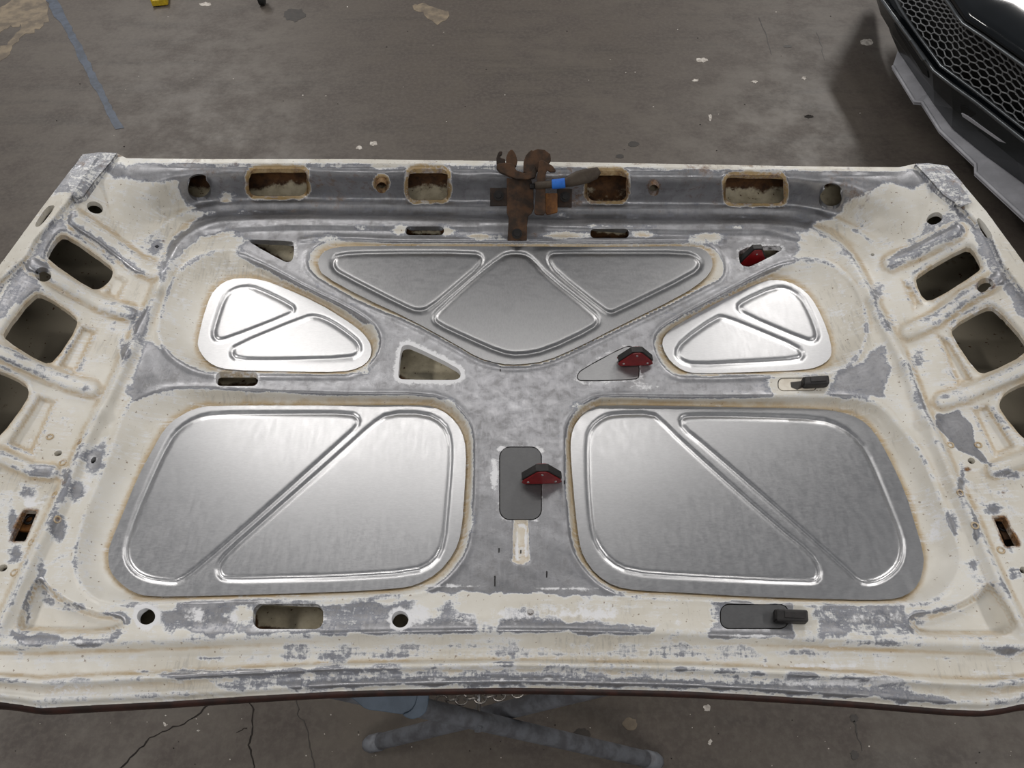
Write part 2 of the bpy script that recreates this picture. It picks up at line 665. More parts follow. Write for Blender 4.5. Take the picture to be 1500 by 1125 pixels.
floor_mark('painted_line', [(66, -4), (82, -4), (101, 30), (113, 55), (122, 72), (134, 98), (148, 125), (165, 160), (182, 188), (168, 189), (160, 172), (150, 150),
                            (142, 135), (136, 128), (124, 102), (112, 76), (100, 55), (92, 38), (80, 25)], M['paintline'], 0.0015, 1.0)
floor_mark('pale_spill', [(-6, 15), (20, 0), (40, -6), (64, -6), (72, 20), (66, 35), (50, 48), (35, 52), (20, 68), (5, 88), (-8, 92), (-8, 72), (8, 66), (20, 52), (34, 40), (30, 36), (10, 42), (-8, 52)], M['stain_pale'], 0.0009, 2.0)
floor_mark('pale_spill', [(602, 8), (618, 4), (640, 12), (658, 16), (654, 30), (640, 35), (628, 27), (618, 18), (606, 14)], M['stain_pale'], 0.0009, 1.5)
floor_mark('oil_spot', ellipse(928, 211, 8, 4), M['stain_dark'], 0.0008, 0.4)
floor_mark('oil_spot', ellipse(908, 229, 6, 3), M['stain_dark'], 0.0008, 0.4)
floor_mark('oil_spot', ellipse(1185, 171, 7, 2.2), M['crack'], 0.0008, 0.7)
floor_mark('oil_spot', ellipse(1154, 68, 6, 1.8), M['stain_dark'], 0.0008, 0.5)
floor_mark('oil_spot', ellipse(431, 22, 16, 9), M['stain_dark'], 0.0008, 1.6)
floor_mark('oil_spot', ellipse(1251, 1052, 6, 6), M['stain_dark'], 0.0008, 1.0)
floor_mark('oil_spot', ellipse(1252, 1106, 6, 7), M['stain_dark'], 0.0008, 1.0)
floor_mark('oil_spot', ellipse(852, 1076, 13, 9), M['stain_dark'], 0.0008, 1.0)
for (x, y, a, b) in ((1028, 88, 9, 3.5), (1270, 62, 9, 5), (1105, 119, 4, 2), (1040, 172, 3, 5), (526, 216, 4, 3), (547, 210, 6, 3), (300, 6, 9, 3), (1018, 118, 5, 2),
                     (1036, 1037, 5, 5), (1040, 1087, 2.5, 5), (923, 1061, 11, 9), (241, 1061, 2, 3), (290, 1070, 2, 2), (1178, 114, 3, 2.5)):
    floor_mark('paint_fleck', ellipse(x, y, a, b, n=16), M['stain_white'] if (x, y) != (923, 1061) else M['stain_pale'], 0.0008, 1.0)
for k in range(46):
    x, y = rng.uniform(5, 1280), rng.uniform(5, 222)
    s_ = rng.uniform(0.6, 1.3)
    floor_mark('paint_fleck', ellipse(x, y, s_, s_ * .6, n=6), M['stain_white'] if rng.random() < .55 else M['crack'], 0.0008)
for k in range(60):
    x, y = rng.uniform(5, 1495), rng.uniform(1045, 1122)
    s_ = rng.uniform(0.5, 1.3)
    floor_mark('paint_fleck', ellipse(x, y, s_, s_ * .9, n=6), M['stain_white'] if rng.random() < .65 else M['crack'], 0.0008)


def crack(line, w0, w1, mat):
    L = np.asarray(line, float)
    pts = []
    for a, b in zip(L[:-1], L[1:]):
        k = max(1, int(np.linalg.norm(b - a) / 6))
        for i in range(k):
            pts.append(a + (b - a) * i / k + rng.normal(0, 1.1, 2))
    pts.append(L[-1])
    pts = np.array(pts)
    d = np.gradient(pts, axis=0)
    n_ = np.stack((-d[:, 1], d[:, 0]), 1)
    n_ /= np.linalg.norm(n_, axis=1)[:, None] + 1e-9
    w = np.linspace(w0, w1, len(pts)) * rng.uniform(0.6, 1.3, len(pts))
    floor_mark('crack', np.vstack((pts + n_ * w[:, None], (pts - n_ * w[:, None])[::-1])), mat, 0.0008)


crack([(318, 1012), (300, 1038), (287, 1050), (255, 1066), (220, 1082), (200, 1102), (172, 1128)], 0.8, 1.0, M['crack'])
crack([(362, 1010), (370, 1040), (371, 1062), (364, 1092), (371, 1112), (372, 1130)], 0.9, 1.1, M['crack'])
crack([(363, 1066), (346, 1073)], 0.6, 0.3, M['crack'])
crack([(433, 1012), (436, 1045), (448, 1062), (455, 1095), (462, 1130)], 0.5, 0.8, M['stain_dark'])
crack([(1252, 1056), (1257, 1082), (1263, 1100)], 1.2, 0.5, M['stain_dark'])
crack([(1112, 28), (1125, 60), (1130, 80)], 0.6, 0.4, M['stain_dark'])
crack([(1196, 48), (1208, 88)], 0.6, 0.4, M['stain_dark'])

# ================================================================== THE HOOD
Z0 = 0.85
# measured outlines --------------------------------------------------------
OUT = np.array([(121, 226), (170, 224), (186, 232), (300, 233), (520, 233), (740, 236), (980, 240), (1200, 244), (1318, 245), (1340, 240), (1388, 243), (1445, 310), (1500, 385),
                (1610, 550), (1690, 750), (1740, 950), (1740, 1040), (1650, 1038), (1540, 1030), (1497, 1031), (1470, 1037), (1440, 1041), (1390, 1039), (1250, 1027), (1130, 1019),
                (1000, 1012), (870, 1009), (750, 1007), (620, 1009), (500, 1012), (370, 1019), (250, 1027), (130, 1033), (60, 1037), (30, 1032), (0, 1028),
                (-60, 1028), (-150, 1035), (-240, 1040), (-240, 950), (-190, 750), (-110, 560), (0, 388), (60, 306)], float)
RIN = chaikin([(330, 321), (500, 319), (733, 326), (900, 327), (1000, 327), (1150, 326), (1200, 340), (1240, 368), (1260, 400), (1278, 437), (1300, 480), (1327, 530), (1357, 610),
               (1373, 640), (1400, 707), (1430, 767), (1452, 820), (1480, 880), (1512, 945), (1460, 947), (1250, 938), (1000, 928), (750, 922), (500, 927), (250, 938), (40, 946), (-14, 946),
               (20, 870), (43, 820), (73, 760), (97, 707), (125, 640), (150, 597), (193, 500), (228, 430), (245, 385), (265, 350), (292, 331)], 1)
PAN = {
    'LL': dict(rim=[(187, 594), (217, 577), (250, 569), (300, 569), (400, 574), (500, 577), (627, 578), (660, 588), (683, 610), (694, 633), (695, 697), (690, 780), (683, 810), (660, 842),
                    (630, 864), (580, 872), (500, 875), (300, 881), (217, 885), (173, 885), (140, 877), (117, 853), (110, 817), (123, 760), (143, 713), (167, 655)],
               pan=[(500, 593), (310, 593), (283, 598), (257, 612), (240, 628), (227, 650), (200, 700), (177, 757), (160, 797), (157, 815), (160, 837), (173, 853), (193, 868), (217, 875), (300, 874),
                    (500, 868), (583, 863), (610, 858), (643, 840), (667, 810), (677, 780), (682, 713), (684, 657), (677, 630), (660, 608), (637, 595), (610, 592)],
               beads=[[(313, 607), (287, 613), (263, 628), (248, 647), (227, 690), (200, 753), (185, 797), (185, 820), (197, 838), (217, 848), (245, 852), (263, 852), (290, 833), (400, 737), (500, 647), (523, 626), (526, 614), (515, 606), (420, 606)],
                      [(570, 606), (545, 622), (500, 663), (400, 751), (333, 810), (319, 830), (322, 845), (337, 849), (420, 847), (500, 845), (607, 838), (637, 823), (650, 797), (655, 740), (660, 680), (660, 643), (650, 620), (623, 606)]]),
    'LR': dict(rim=[(1000, 582), (883, 580), (860, 587), (837, 607), (827, 630), (827, 697), (832, 763), (835, 793), (844, 817), (867, 847), (893, 865), (917, 871), (1000, 876), (1100, 882), (1240, 886),
                    (1327, 886), (1367, 880), (1393, 857), (1406, 827), (1403, 800), (1383, 750), (1363, 700), (1350, 670), (1327, 637), (1293, 597), (1267, 585), (1213, 580), (1100, 582)],
               pan=[(1000, 594), (883, 592), (863, 598), (843, 617), (835, 640), (835, 667), (840, 730), (847, 793), (854, 817), (873, 843), (900, 860), (933, 866), (1000, 869), (1100, 875), (1233, 879),
                    (1300, 880), (1327, 874), (1347, 857), (1355, 825), (1352, 803), (1343, 773), (1327, 720), (1300, 663), (1280, 630), (1260, 612), (1230, 602), (1200, 598), (1100, 596)],
               beads=[[(955, 606), (900, 607), (883, 612), (867, 625), (860, 643), (861, 713), (866, 770), (873, 797), (893, 823), (923, 838), (1000, 844), (1183, 853), (1199, 850), (1201, 833), (1187, 810), (1133, 767), (1000, 648), (970, 618)],
                      [(1010, 609), (997, 613), (1000, 627), (1033, 653), (1167, 770), (1237, 833), (1257, 852), (1277, 855), (1300, 845), (1317, 828), (1323, 807), (1320, 783), (1300, 733), (1277, 677), (1260, 647), (1233, 625), (1200, 614), (1100, 610)]]),
    'UL': dict(rim=[(233, 487), (237, 465), (253, 413), (277, 387), (310, 370), (345, 368), (400, 394), (450, 422), (510, 450), (545, 472), (558, 493), (555, 515), (540, 535), (520, 547), (500, 550), (337, 548), (300, 546), (270, 535), (245, 515)],
               pan=[(290, 493), (288, 507), (297, 524), (313, 537), (337, 543), (420, 545), (500, 546), (527, 540), (543, 527), (546, 507), (533, 487), (510, 470), (467, 443), (400, 414), (383, 409), (360, 406), (337, 408), (320, 417), (307, 433), (297, 463)],
               beads=[[(312, 490), (317, 470), (328, 437), (340, 425), (360, 420), (377, 423), (427, 447), (431, 455), (423, 462), (333, 497), (318, 499)],
                      [(338, 518), (345, 507), (447, 465), (463, 463), (485, 472), (510, 489), (526, 503), (527, 517), (513, 525), (400, 528), (347, 527)]]),
    'UR': dict(rim=[(1060, 430), (1120, 398), (1149, 385), (1187, 381), (1220, 390), (1247, 413), (1263, 447), (1268, 480), (1263, 507), (1247, 530), (1225, 542), (1177, 548), (1000, 553), (980, 546), (965, 527), (957, 505), (962, 487), (985, 470)],
               pan=[(968, 500), (972, 515), (982, 531), (1000, 544), (1020, 548), (1100, 546), (1177, 543), (1200, 538), (1216, 527), (1220, 513), (1213, 483), (1197, 447), (1180, 425), (1157, 412), (1133, 408), (1110, 414), (1060, 437), (1000, 470), (978, 484)],
               beads=[[(1080, 450), (1090, 441), (1133, 422), (1153, 422), (1173, 435), (1187, 460), (1198, 490), (1194, 499), (1182, 500), (1090, 461)],
                      [(1050, 465), (1063, 465), (1115, 486), (1167, 508), (1177, 519), (1170, 527), (1100, 531), (1017, 535), (998, 529), (990, 517), (1000, 500)]]),
    'TC': dict(rim=[(450, 385), (453, 368), (472, 355), (500, 352), (560, 355), (750, 356), (900, 357), (1000, 356), (1035, 358), (1052, 367), (1062, 388), (1058, 408), (1035, 420), (1000, 438), (900, 486), (850, 511), (800, 533), (760, 538),
                    (733, 537), (700, 528), (667, 508), (600, 471), (533, 446), (472, 412), (455, 397)],
               pan=[(466, 378), (473, 368), (490, 361), (533, 359), (750, 360), (900, 361), (1010, 359), (1032, 364), (1044, 377), (1045, 393), (1033, 410), (1000, 433), (900, 482), (850, 508), (800, 530), (760, 535), (733, 534), (700, 525),
                    (667, 505), (600, 468), (530, 436), (472, 404), (465, 390)],
               beads=[[(487, 383), (494, 374), (550, 371), (695, 371), (707, 377), (703, 390), (670, 418), (630, 452), (612, 457), (590, 448), (500, 402), (489, 394)],
                      [(730, 380), (743, 372), (767, 372), (780, 380), (800, 403), (870, 458), (878, 470), (868, 482), (800, 514), (760, 521), (733, 517), (683, 495), (640, 475), (635, 465), (645, 452), (700, 403)],
                      [(803, 382), (806, 373), (815, 371), (900, 371), (1005, 371), (1022, 378), (1027, 389), (1015, 402), (905, 456), (893, 460), (880, 452), (815, 400)]]),
}
DEPTH = {'LL': 0.020, 'LR': 0.020, 'UL': 0.020, 'UR': 0.020, 'TC': 0.0055}
for k, p in PAN.items():
    p['rim'] = chaikin(p['rim'], 1)
    p['pan'] = chaikin(p['pan'], 1)
    p['beads'] = [chaikin(b, 1) for b in p['beads']]

HOLES = {
    'front_round_l': ellipse(291, 272, 17.5, 17.5), 'front_wide_l': rrect(407, 267, 85, 40, 12), 'front_bolt_l': ellipse(559, 268, 8, 8), 'front_mid_l': rrect(627, 270, 58, 46, 11),
    'front_mid_r': rrect(889, 272, 58, 44, 11), 'front_bolt_r': ellipse(958, 272, 8, 8), 'front_wide_r': rrect(1106, 277, 86, 42, 12), 'front_round_r': ellipse(1218, 285, 17, 17),
    'corner_l': ellipse(139, 304, 12.5, 8.5, 22), 'corner_r': ellipse(1369, 320, 12.5, 8.5, -22),
    'slot_l': rrect(622, 338, 57, 13, 6), 'slot_r': rrect(893, 342, 57, 14, 6.5),
    'tri_l': chaikin([(363, 351), (372, 351), (428, 353), (431, 357), (430, 380), (422, 385), (412, 381), (370, 358)], 1),
    'tri_r': chaikin([(1081, 363), (1139, 359), (1146, 363), (1144, 368), (1101, 390), (1095, 391), (1087, 389), (1083, 384)], 1),
    'x_tri_l': chaikin([(583, 548), (587, 510), (592, 505), (602, 505), (668, 537), (676, 546), (673, 555), (662, 557), (590, 556), (584, 554)], 1),
    'x_tri_r': chaikin([(845, 549), (851, 541), (912, 508), (926, 506), (935, 514), (938, 551), (932, 557), (852, 559), (845, 556)], 1),
    'slot_web_l': rrect(347, 555, 62, 21, 8), 'slot_web_r': rrect(1168, 563, 58, 20, 8),
    'centre': rrect(762.5, 708, 63, 108, 16),
    'near_round_l': ellipse(214, 903, 13.5, 12), 'near_slot_l': rrect(422, 903, 103, 37, 13), 'near_round_c': ellipse(586, 907, 12.5, 12.5), 'near_slot_r': rrect(1105, 903, 101, 37, 13),
    'side_l1': chaikin([(86, 343), (100, 345), (160, 387), (166, 397), (163, 410), (147, 424), (133, 424), (70, 381), (68, 370)], 1),
    'side_l2': chaikin([(48, 431), (64, 431), (110, 462), (115, 477), (80, 531), (63, 533), (7, 498), (4, 487)], 1),
    'side_l3': chaikin([(-20, 536), (0, 543), (33, 558), (43, 571), (40, 587), (0, 641), (-16, 645), (-75, 612), (-78, 600)], 1),
    'side_r1': chaikin([(1344, 401), (1412, 362), (1424, 363), (1438, 390), (1433, 399), (1370, 439), (1353, 441), (1341, 414)], 1),
    'side_r2': chaikin([(1394, 478), (1442, 450), (1458, 450), (1503, 500), (1505, 518), (1445, 548), (1430, 545), (1394, 492)], 1),
    'side_r3': chaikin([(1463, 590), (1473, 573), (1502, 559), (1530, 558), (1582, 615), (1575, 632), (1520, 652), (1502, 647), (1466, 603)], 1),
    'side_dot_l': ellipse(63, 402, 12.5, 10.5, 20), 'side_dot_r': ellipse(1443, 418, 13, 11, -20),
    'rim_notch_l': chaikin([(68, 303), (77, 300), (82, 302), (60, 331), (52, 333), (51, 328)], 1), 'rim_notch_r': chaikin([(1428, 317), (1438, 321), (1456, 347), (1450, 351), (1440, 345)], 1),
    'hinge_l': [(34, 747), (55, 748), (37, 793), (13, 793)], 'hinge_r': [(1455, 758), (1472, 758), (1494, 799), (1473, 801)],
    'pin_l1': ellipse(85, 664, 6.5, 4, -20, 16), 'pin_l2': ellipse(4, 832, 7.5, 5, -20, 16), 'pin_r1': ellipse(1423, 675, 6, 4.5, 25, 16), 'pin_r2': ellipse(1499, 835, 6, 5, 20, 16),
    'pin_l3': ellipse(137, 674, 3.5, 6, 30, 12), 'pin_l4': ellipse(230, 361, 3.6, 2.4, 0, 12), 'pin_r3': ellipse(1278, 373, 3.4, 2.2, 0, 12),
}
DENTS = [(chaikin([(55, 846), (62, 850), (87, 873), (133, 897), (176, 902), (183, 910), (180, 920), (158, 930), (33, 927), (22, 918), (45, 862)], 1), 0.014, 6),
         (chaikin([(1447, 853), (1456, 858), (1488, 908), (1488, 922), (1465, 934), (1347, 933), (1333, 922), (1331, 905), (1342, 899), (1373, 897), (1423, 877)], 1), 0.014, 6),
         (np.array([(753, 762), (774, 762), (776, 822), (768, 826), (757, 826), (750, 822)], float), 0.004, 4),
         (np.array([(57, 579), (83, 587), (48, 667), (11, 651)], float), 0.006, 5),
         (np.array([(1423, 600), (1447, 592), (1488, 655), (1457, 670)], float), 0.006, 5),
         (np.array([(120, 477), (143, 484), (112, 548), (84, 537)], float), 0.006, 5),
         (np.array([(168, 402), (188, 410), (172, 443), (152, 430)], float), 0.005, 5),
         (np.array([(1372, 488), (1392, 500), (1426, 557), (1402, 566)], float), 0.006, 5),
         (np.array([(1320, 410), (1338, 420), (1352, 445), (1338, 455)], float), 0.005, 5)]
RIBS = [([(112, 322), (150, 347), (203, 388), (224, 396)], 10, .010), ([(48, 388), (100, 417), (150, 446), (190, 458)], 8, .010), ([(-40, 500), (0, 515), (60, 543), (100, 560), (135, 569)], 8, .011),
        ([(-50, 655), (0, 668), (45, 688), (76, 691)], 8, .010),
        ([(1402, 338), (1350, 365), (1305, 385)], 8, .010), ([(1462, 408), (1410, 437), (1370, 468), (1330, 486)], 8, .010), ([(1530, 525), (1477, 550), (1420, 575), (1380, 587)], 8, .011),
        ([(1560, 660), (1500, 672), (1457, 688)], 8, .010)]
BUMPS = [(230, 423, 9), (182, 519, 10), (143, 606, 11), (1282, 437, 9), (1329, 534, 11), (1363, 617, 11)]
FLANGE = [np.array([(113, 284), (107, 290), (80, 322), (52, 353), (40, 377), (0, 413), (-60, 500), (-140, 690), (-175, 800), (-250, 800), (-110, 545), (0, 375), (60, 296), (110, 232)], float),
          np.array([(1400, 292), (1407, 303), (1450, 347), (1467, 387), (1500, 430), (1560, 510), (1640, 690), (1675, 800), (1740, 800), (1620, 545), (1500, 370), (1445, 300), (1395, 240)], float)]


def near_curves(x):
    yR = np.interp(x, [-240, -14, 40, 250, 500, 750, 1000, 1250, 1460, 1512, 1740], [952, 946, 946, 938, 927, 922, 928, 938, 947, 947, 955])
    e = OUT[16:39][::-1]
    yE = np.interp(x, e[:, 0], e[:, 1])
    return yR, yE


def wob(P, s, seed):
    r = np.random.default_rng(seed)
    o = np.zeros(len(P))
    for k in range(7):
        a = r.uniform(0, 2 * math.pi)
        f = r.uniform(.5, 1.6) / s
        o += np.sin((P[:, 0] * math.cos(a) + P[:, 1] * math.sin(a)) * f + r.uniform(0, 6.28))
    return o / 7


def hood_height(P):
    x, y = P[:, 0], P[:, 1]
    dR = sd(P, RIN)
    dO = np.maximum(-sd(P, OUT), 0.0)
    o = np.maximum(dR, 0)
    t = o / (o + dO + 1e-6)
    t = np.where(dR <= 0, 0, t)
    A = np.interp(y, [228, 330, 600, 850, 950, 1040], [.078, .078, .066, .036, .010, 0.0])
    wF = ss(170, 300, x) * ss(1350, 1225, x) * ss(420, 335, y)
    zf = A * ss(.24, .88, t) - .006 * np.exp(-((t - .12) / .07) ** 2)
    zs = A * (0.15 * ss(0, .3, t) + .85 * ss(.22, .93, t))
    z = zs * (1 - wF) + zf * wF
    # crease of front wall foot
    z += wF * .003 * np.exp(-((t - .26) / .03) ** 2)
    # rear (near) profile
    yR, yE = near_curves(x)
    s_ = np.clip((y - yR) / (yE - yR + 1e-6), 0, 1)
    zn = (-.013 * ss(0.0, .16, s_) - .004 * ss(.16, .5, s_) + .010 * np.exp(-((s_ - .60) / .06) ** 2) - .004 * ss(.66, .78, s_) - .012 * ss(.86, 1.0, s_) ** 1.5)
    wN = ss(925, 955, y) * (dR > 0)
    z = z * (1 - wN) + zn * wN
    # rail bead along the sides and front
    side = ss(955, 900, y)
    rail = np.where(dR < 0, np.exp(-(dR / 13) ** 2), np.exp(-(dR / 6) ** 2))
    z += .012 * rail * side * (1 - .3 * wF)
    for bx, by, br in BUMPS:
        z += .006 * np.exp(-((x - bx) ** 2 + (y - by) ** 2) / (br * .8) ** 2)
    # hem folded over along the front and the sides
    z += .0045 * ss(10.5, 8, dO) * wF
    for fl_ in FLANGE:
        z += .008 * ss(2.5, -2.5, sd(P, fl_, 30))
    # cross ribs on the sides
    for ln, w, a in RIBS:
        d = sdline(P, ln, 40)
        z += a * .85 * ss(w + 7, w - 3, d)
    for poly, dep, w in DENTS:
        d = sd(P, poly, 12)
        z -= dep * ss(0.5, -w, d)
    # pans
    for k, p in PAN.items():
        dr = sd(P, p['rim'], 30)
        sel = dr < 12
        dp = np.full(len(P), 99.0)
        dp[sel] = np.maximum(sd(P[sel], p['pan']), 0)
        do = np.maximum(-dr, 0)
        tt = np.where(dr < 0, do / (do + dp + 1e-6), 0)
        tt = np.where((dr < 0) & (dp <= 0), 1, tt)
        prof = np.sin(np.clip(tt, 0, 1) * math.pi / 2) ** 1.15
        z -= DEPTH[k] * prof
        z += .0016 * np.exp(-((dr - 3) / 3.0) ** 2)
    # pressed lips round the big front openings and side openings
    for h in ('front_wide_l', 'front_mid_l', 'front_mid_r', 'front_wide_r', 'side_l1', 'side_l2', 'side_l3', 'side_r1', 'side_r2', 'side_r3'):
        d = sd(P, HOLES[h], 20)
        z -= .004 * ss(7, 0, d)
    # ledge folds in front of the centre panel
    for ln, a, w in (([(440, 352), (480, 346), (560, 350), (900, 352), (1000, 350), (1060, 353)], .0028, 2.6),
                     ([(300, 345), (340, 335), (420, 331), (700, 333)], .0022, 3.0), ([(800, 333), (1000, 338), (1120, 338), (1180, 352)], .0022, 3.0)):
        d = sdline(P, ln, 15)
        z += a * np.exp(-(d / w) ** 2)
    # hammered unevenness
    z += .0006 * wob(P, 14, 3) + .0004 * wob(P, 6, 5)
    fr = wF * ss(.2, .4, t)
    z += fr * (.0012 * wob(P, 7, 8))
    return Z0 + z


def hood_cut(P):
    s_ = sd(P, OUT)
    for h in HOLES.values():
        s_ = np.maximum(s_, -sd(P, h, 30))
    for p in PAN.values():      # the pressed pans are open, only a seat flange carries the new panels
        s_ = np.maximum(s_, -(sd(P, p['pan'], 30) + 11))
    return s_


METAL = [  # bare-metal areas: outline, strength, feather
    ([(205, 592), (192, 575), (215, 505), (245, 518), (300, 547), (540, 548), (562, 500), (545, 468), (400, 390), (350, 364), (335, 345), (360, 330), (700, 334), (1130, 332), (1168, 345), (1158, 378), (1060, 428), (975, 475),
      (953, 500), (962, 532), (985, 553), (1126, 553), (1130, 578), (1100, 583), (840, 585), (826, 640), (832, 780), (895, 866), (628, 866), (692, 780), (694, 620), (660, 583), (250, 568)], .95, 10),
    ([(180, 246), (1380, 250), (1330, 272), (1290, 262), (1250, 290), (1210, 318), (1170, 335), (1000, 330), (700, 330), (350, 330), (290, 345), (262, 370), (245, 372), (280, 330), (340, 305), (270, 303), (262, 262), (215, 268), (160, 252)], .92, 10),
    ([(1212, 575), (1232, 548), (1262, 528), (1296, 505), (1300, 540), (1290, 578)], .72, 10),
    ([(640, 846), (880, 846), (890, 868), (630, 868)], .9, 6),
    ([(1375, 610), (1405, 600), (1425, 640), (1450, 680), (1420, 672), (1400, 655), (1380, 630)], .85, 5),
    ([(250, 925), (240, 900), (260, 888), (370, 884), (480, 884), (560, 886), (620, 888), (700, 886), (690, 925), (500, 924)], .68, 10),
    ([(730, 925), (745, 895), (790, 890), (830, 910), (960, 918), (950, 926)], .66, 8),
    ([(1040, 880), (1160, 882), (1160, 932), (1045, 930)], .78, 4),
    ([(1190, 890), (1320, 892), (1330, 925), (1200, 928)], .58, 10),
    ([(60, 880), (90, 880), (140, 900), (190, 905), (195, 925), (160, 940), (40, 942), (18, 925), (25, 930), (160, 934), (184, 918), (182, 902), (130, 894)], .62, 6),
    ([(200, 984), (500, 982), (1000, 982), (1300, 1000), (1400, 1030), (1250, 1022), (1000, 1008), (750, 1003), (500, 1006), (330, 1004)], .60, 7),
    ([(400, 948), (1100, 945), (1120, 966), (750, 964), (420, 968)], .44, 8),
    ([(100, 245), (165, 228), (150, 260), (112, 292), (70, 300)], .62, 8), ([(1385, 248), (1430, 300), (1415, 325), (1370, 280), (1350, 252)], .62, 8),
    ([(60, 420), (20, 440), (0, 470), (-40, 520), (-10, 455), (40, 380), (95, 300), (112, 305), (80, 350)], .58, 5), ([(1440, 330), (1490, 420), (1540, 500), (1500, 470), (1460, 410), (1425, 340)], .62, 5),
    ([(1352, 330), (1405, 310), (1410, 340), (1340, 370), (1300, 392)], .52, 8), ([(110, 335), (150, 350), (210, 400), (190, 400), (140, 365)], .5, 6),
]
BLOBS = [(205, 475, 14, 30, .5), (180, 510, 10, 18, .5), (250, 430, 9, 26, .4), (300, 395, 36, 18, .5), (232, 362, 18, 14, .5), (238, 395, 8, 26, .4), (1236, 440, 14, 24, .48), (1250, 490, 14, 12, .4), (1262, 330, 16, 14, .3),
         (1212, 395, 12, 8, .35), (1285, 425, 10, 22, .42), (1345, 525, 12, 22, .42), (1305, 470, 10, 18, .38), (1395, 770, 9, 26, .5), (1425, 825, 10, 12, .36), (137, 675, 15, 20, .75), (112, 718, 13, 15, .7), (85, 776, 16, 24, .72),
         (62, 690, 18, 8, .5), (40, 720, 16, 14, .4), (95, 700, 10, 20, .4), (18, 765, 7, 34, .5), (25, 815, 16, 16, .55), (60, 830, 8, 30, .5), (1455, 745, 12, 9, .55), (1480, 800, 10, 10, .3), (1485, 840, 12, 12, .5), (1480, 695, 22, 7, .6),
         (1408, 700, 6, 30, .5), (1430, 780, 6, 26, .5), (125, 568, 8, 6, .4), (1385, 582, 8, 5, .4), (72, 880, 10, 10, .4), (110, 890, 22, 8, .4), (1395, 895, 30, 6, .4), (1345, 905, 18, 12, .4), (150, 660, 8, 26, .3), (145, 745, 7, 40, .42), (1340, 745, 5, 30, .4),
         (1475, 955, 26, 10, .55), (30, 955, 18, 6, .3), (40, 900, 6, 30, .4), (395, 370, 30, 12, .4), (440, 345, 20, 8, .5), (700, 950, 70, 6, .3), (1380, 965, 20, 4, .4), (1170, 955, 30, 5, .36), (310, 965, 25, 3, .36), (480, 950, 40, 5, .34)]
CREAMS = [(345, 352, 26, 9), (480, 350, 24, 7), (655, 338, 12, 8), (585, 338, 10, 8), (700, 347, 24, 4), (740, 352, 60, 4), (830, 345, 40, 6), (940, 343, 18, 8), (1040, 350, 22, 10), (330, 290, 10, 10), (120, 360, 12, 8), (1010, 355, 20, 8),
          (1105, 562, 0.1, 0.1), (410, 900, 60, 2), (1000, 905, 55, 16), (830, 895, 45, 8), (690, 890, 26, 8), (620, 895, 18, 14), (355, 900, 14, 12), (1150, 563, 34, 16), (1300, 300, 40, 20), (220, 295, 38, 24)]


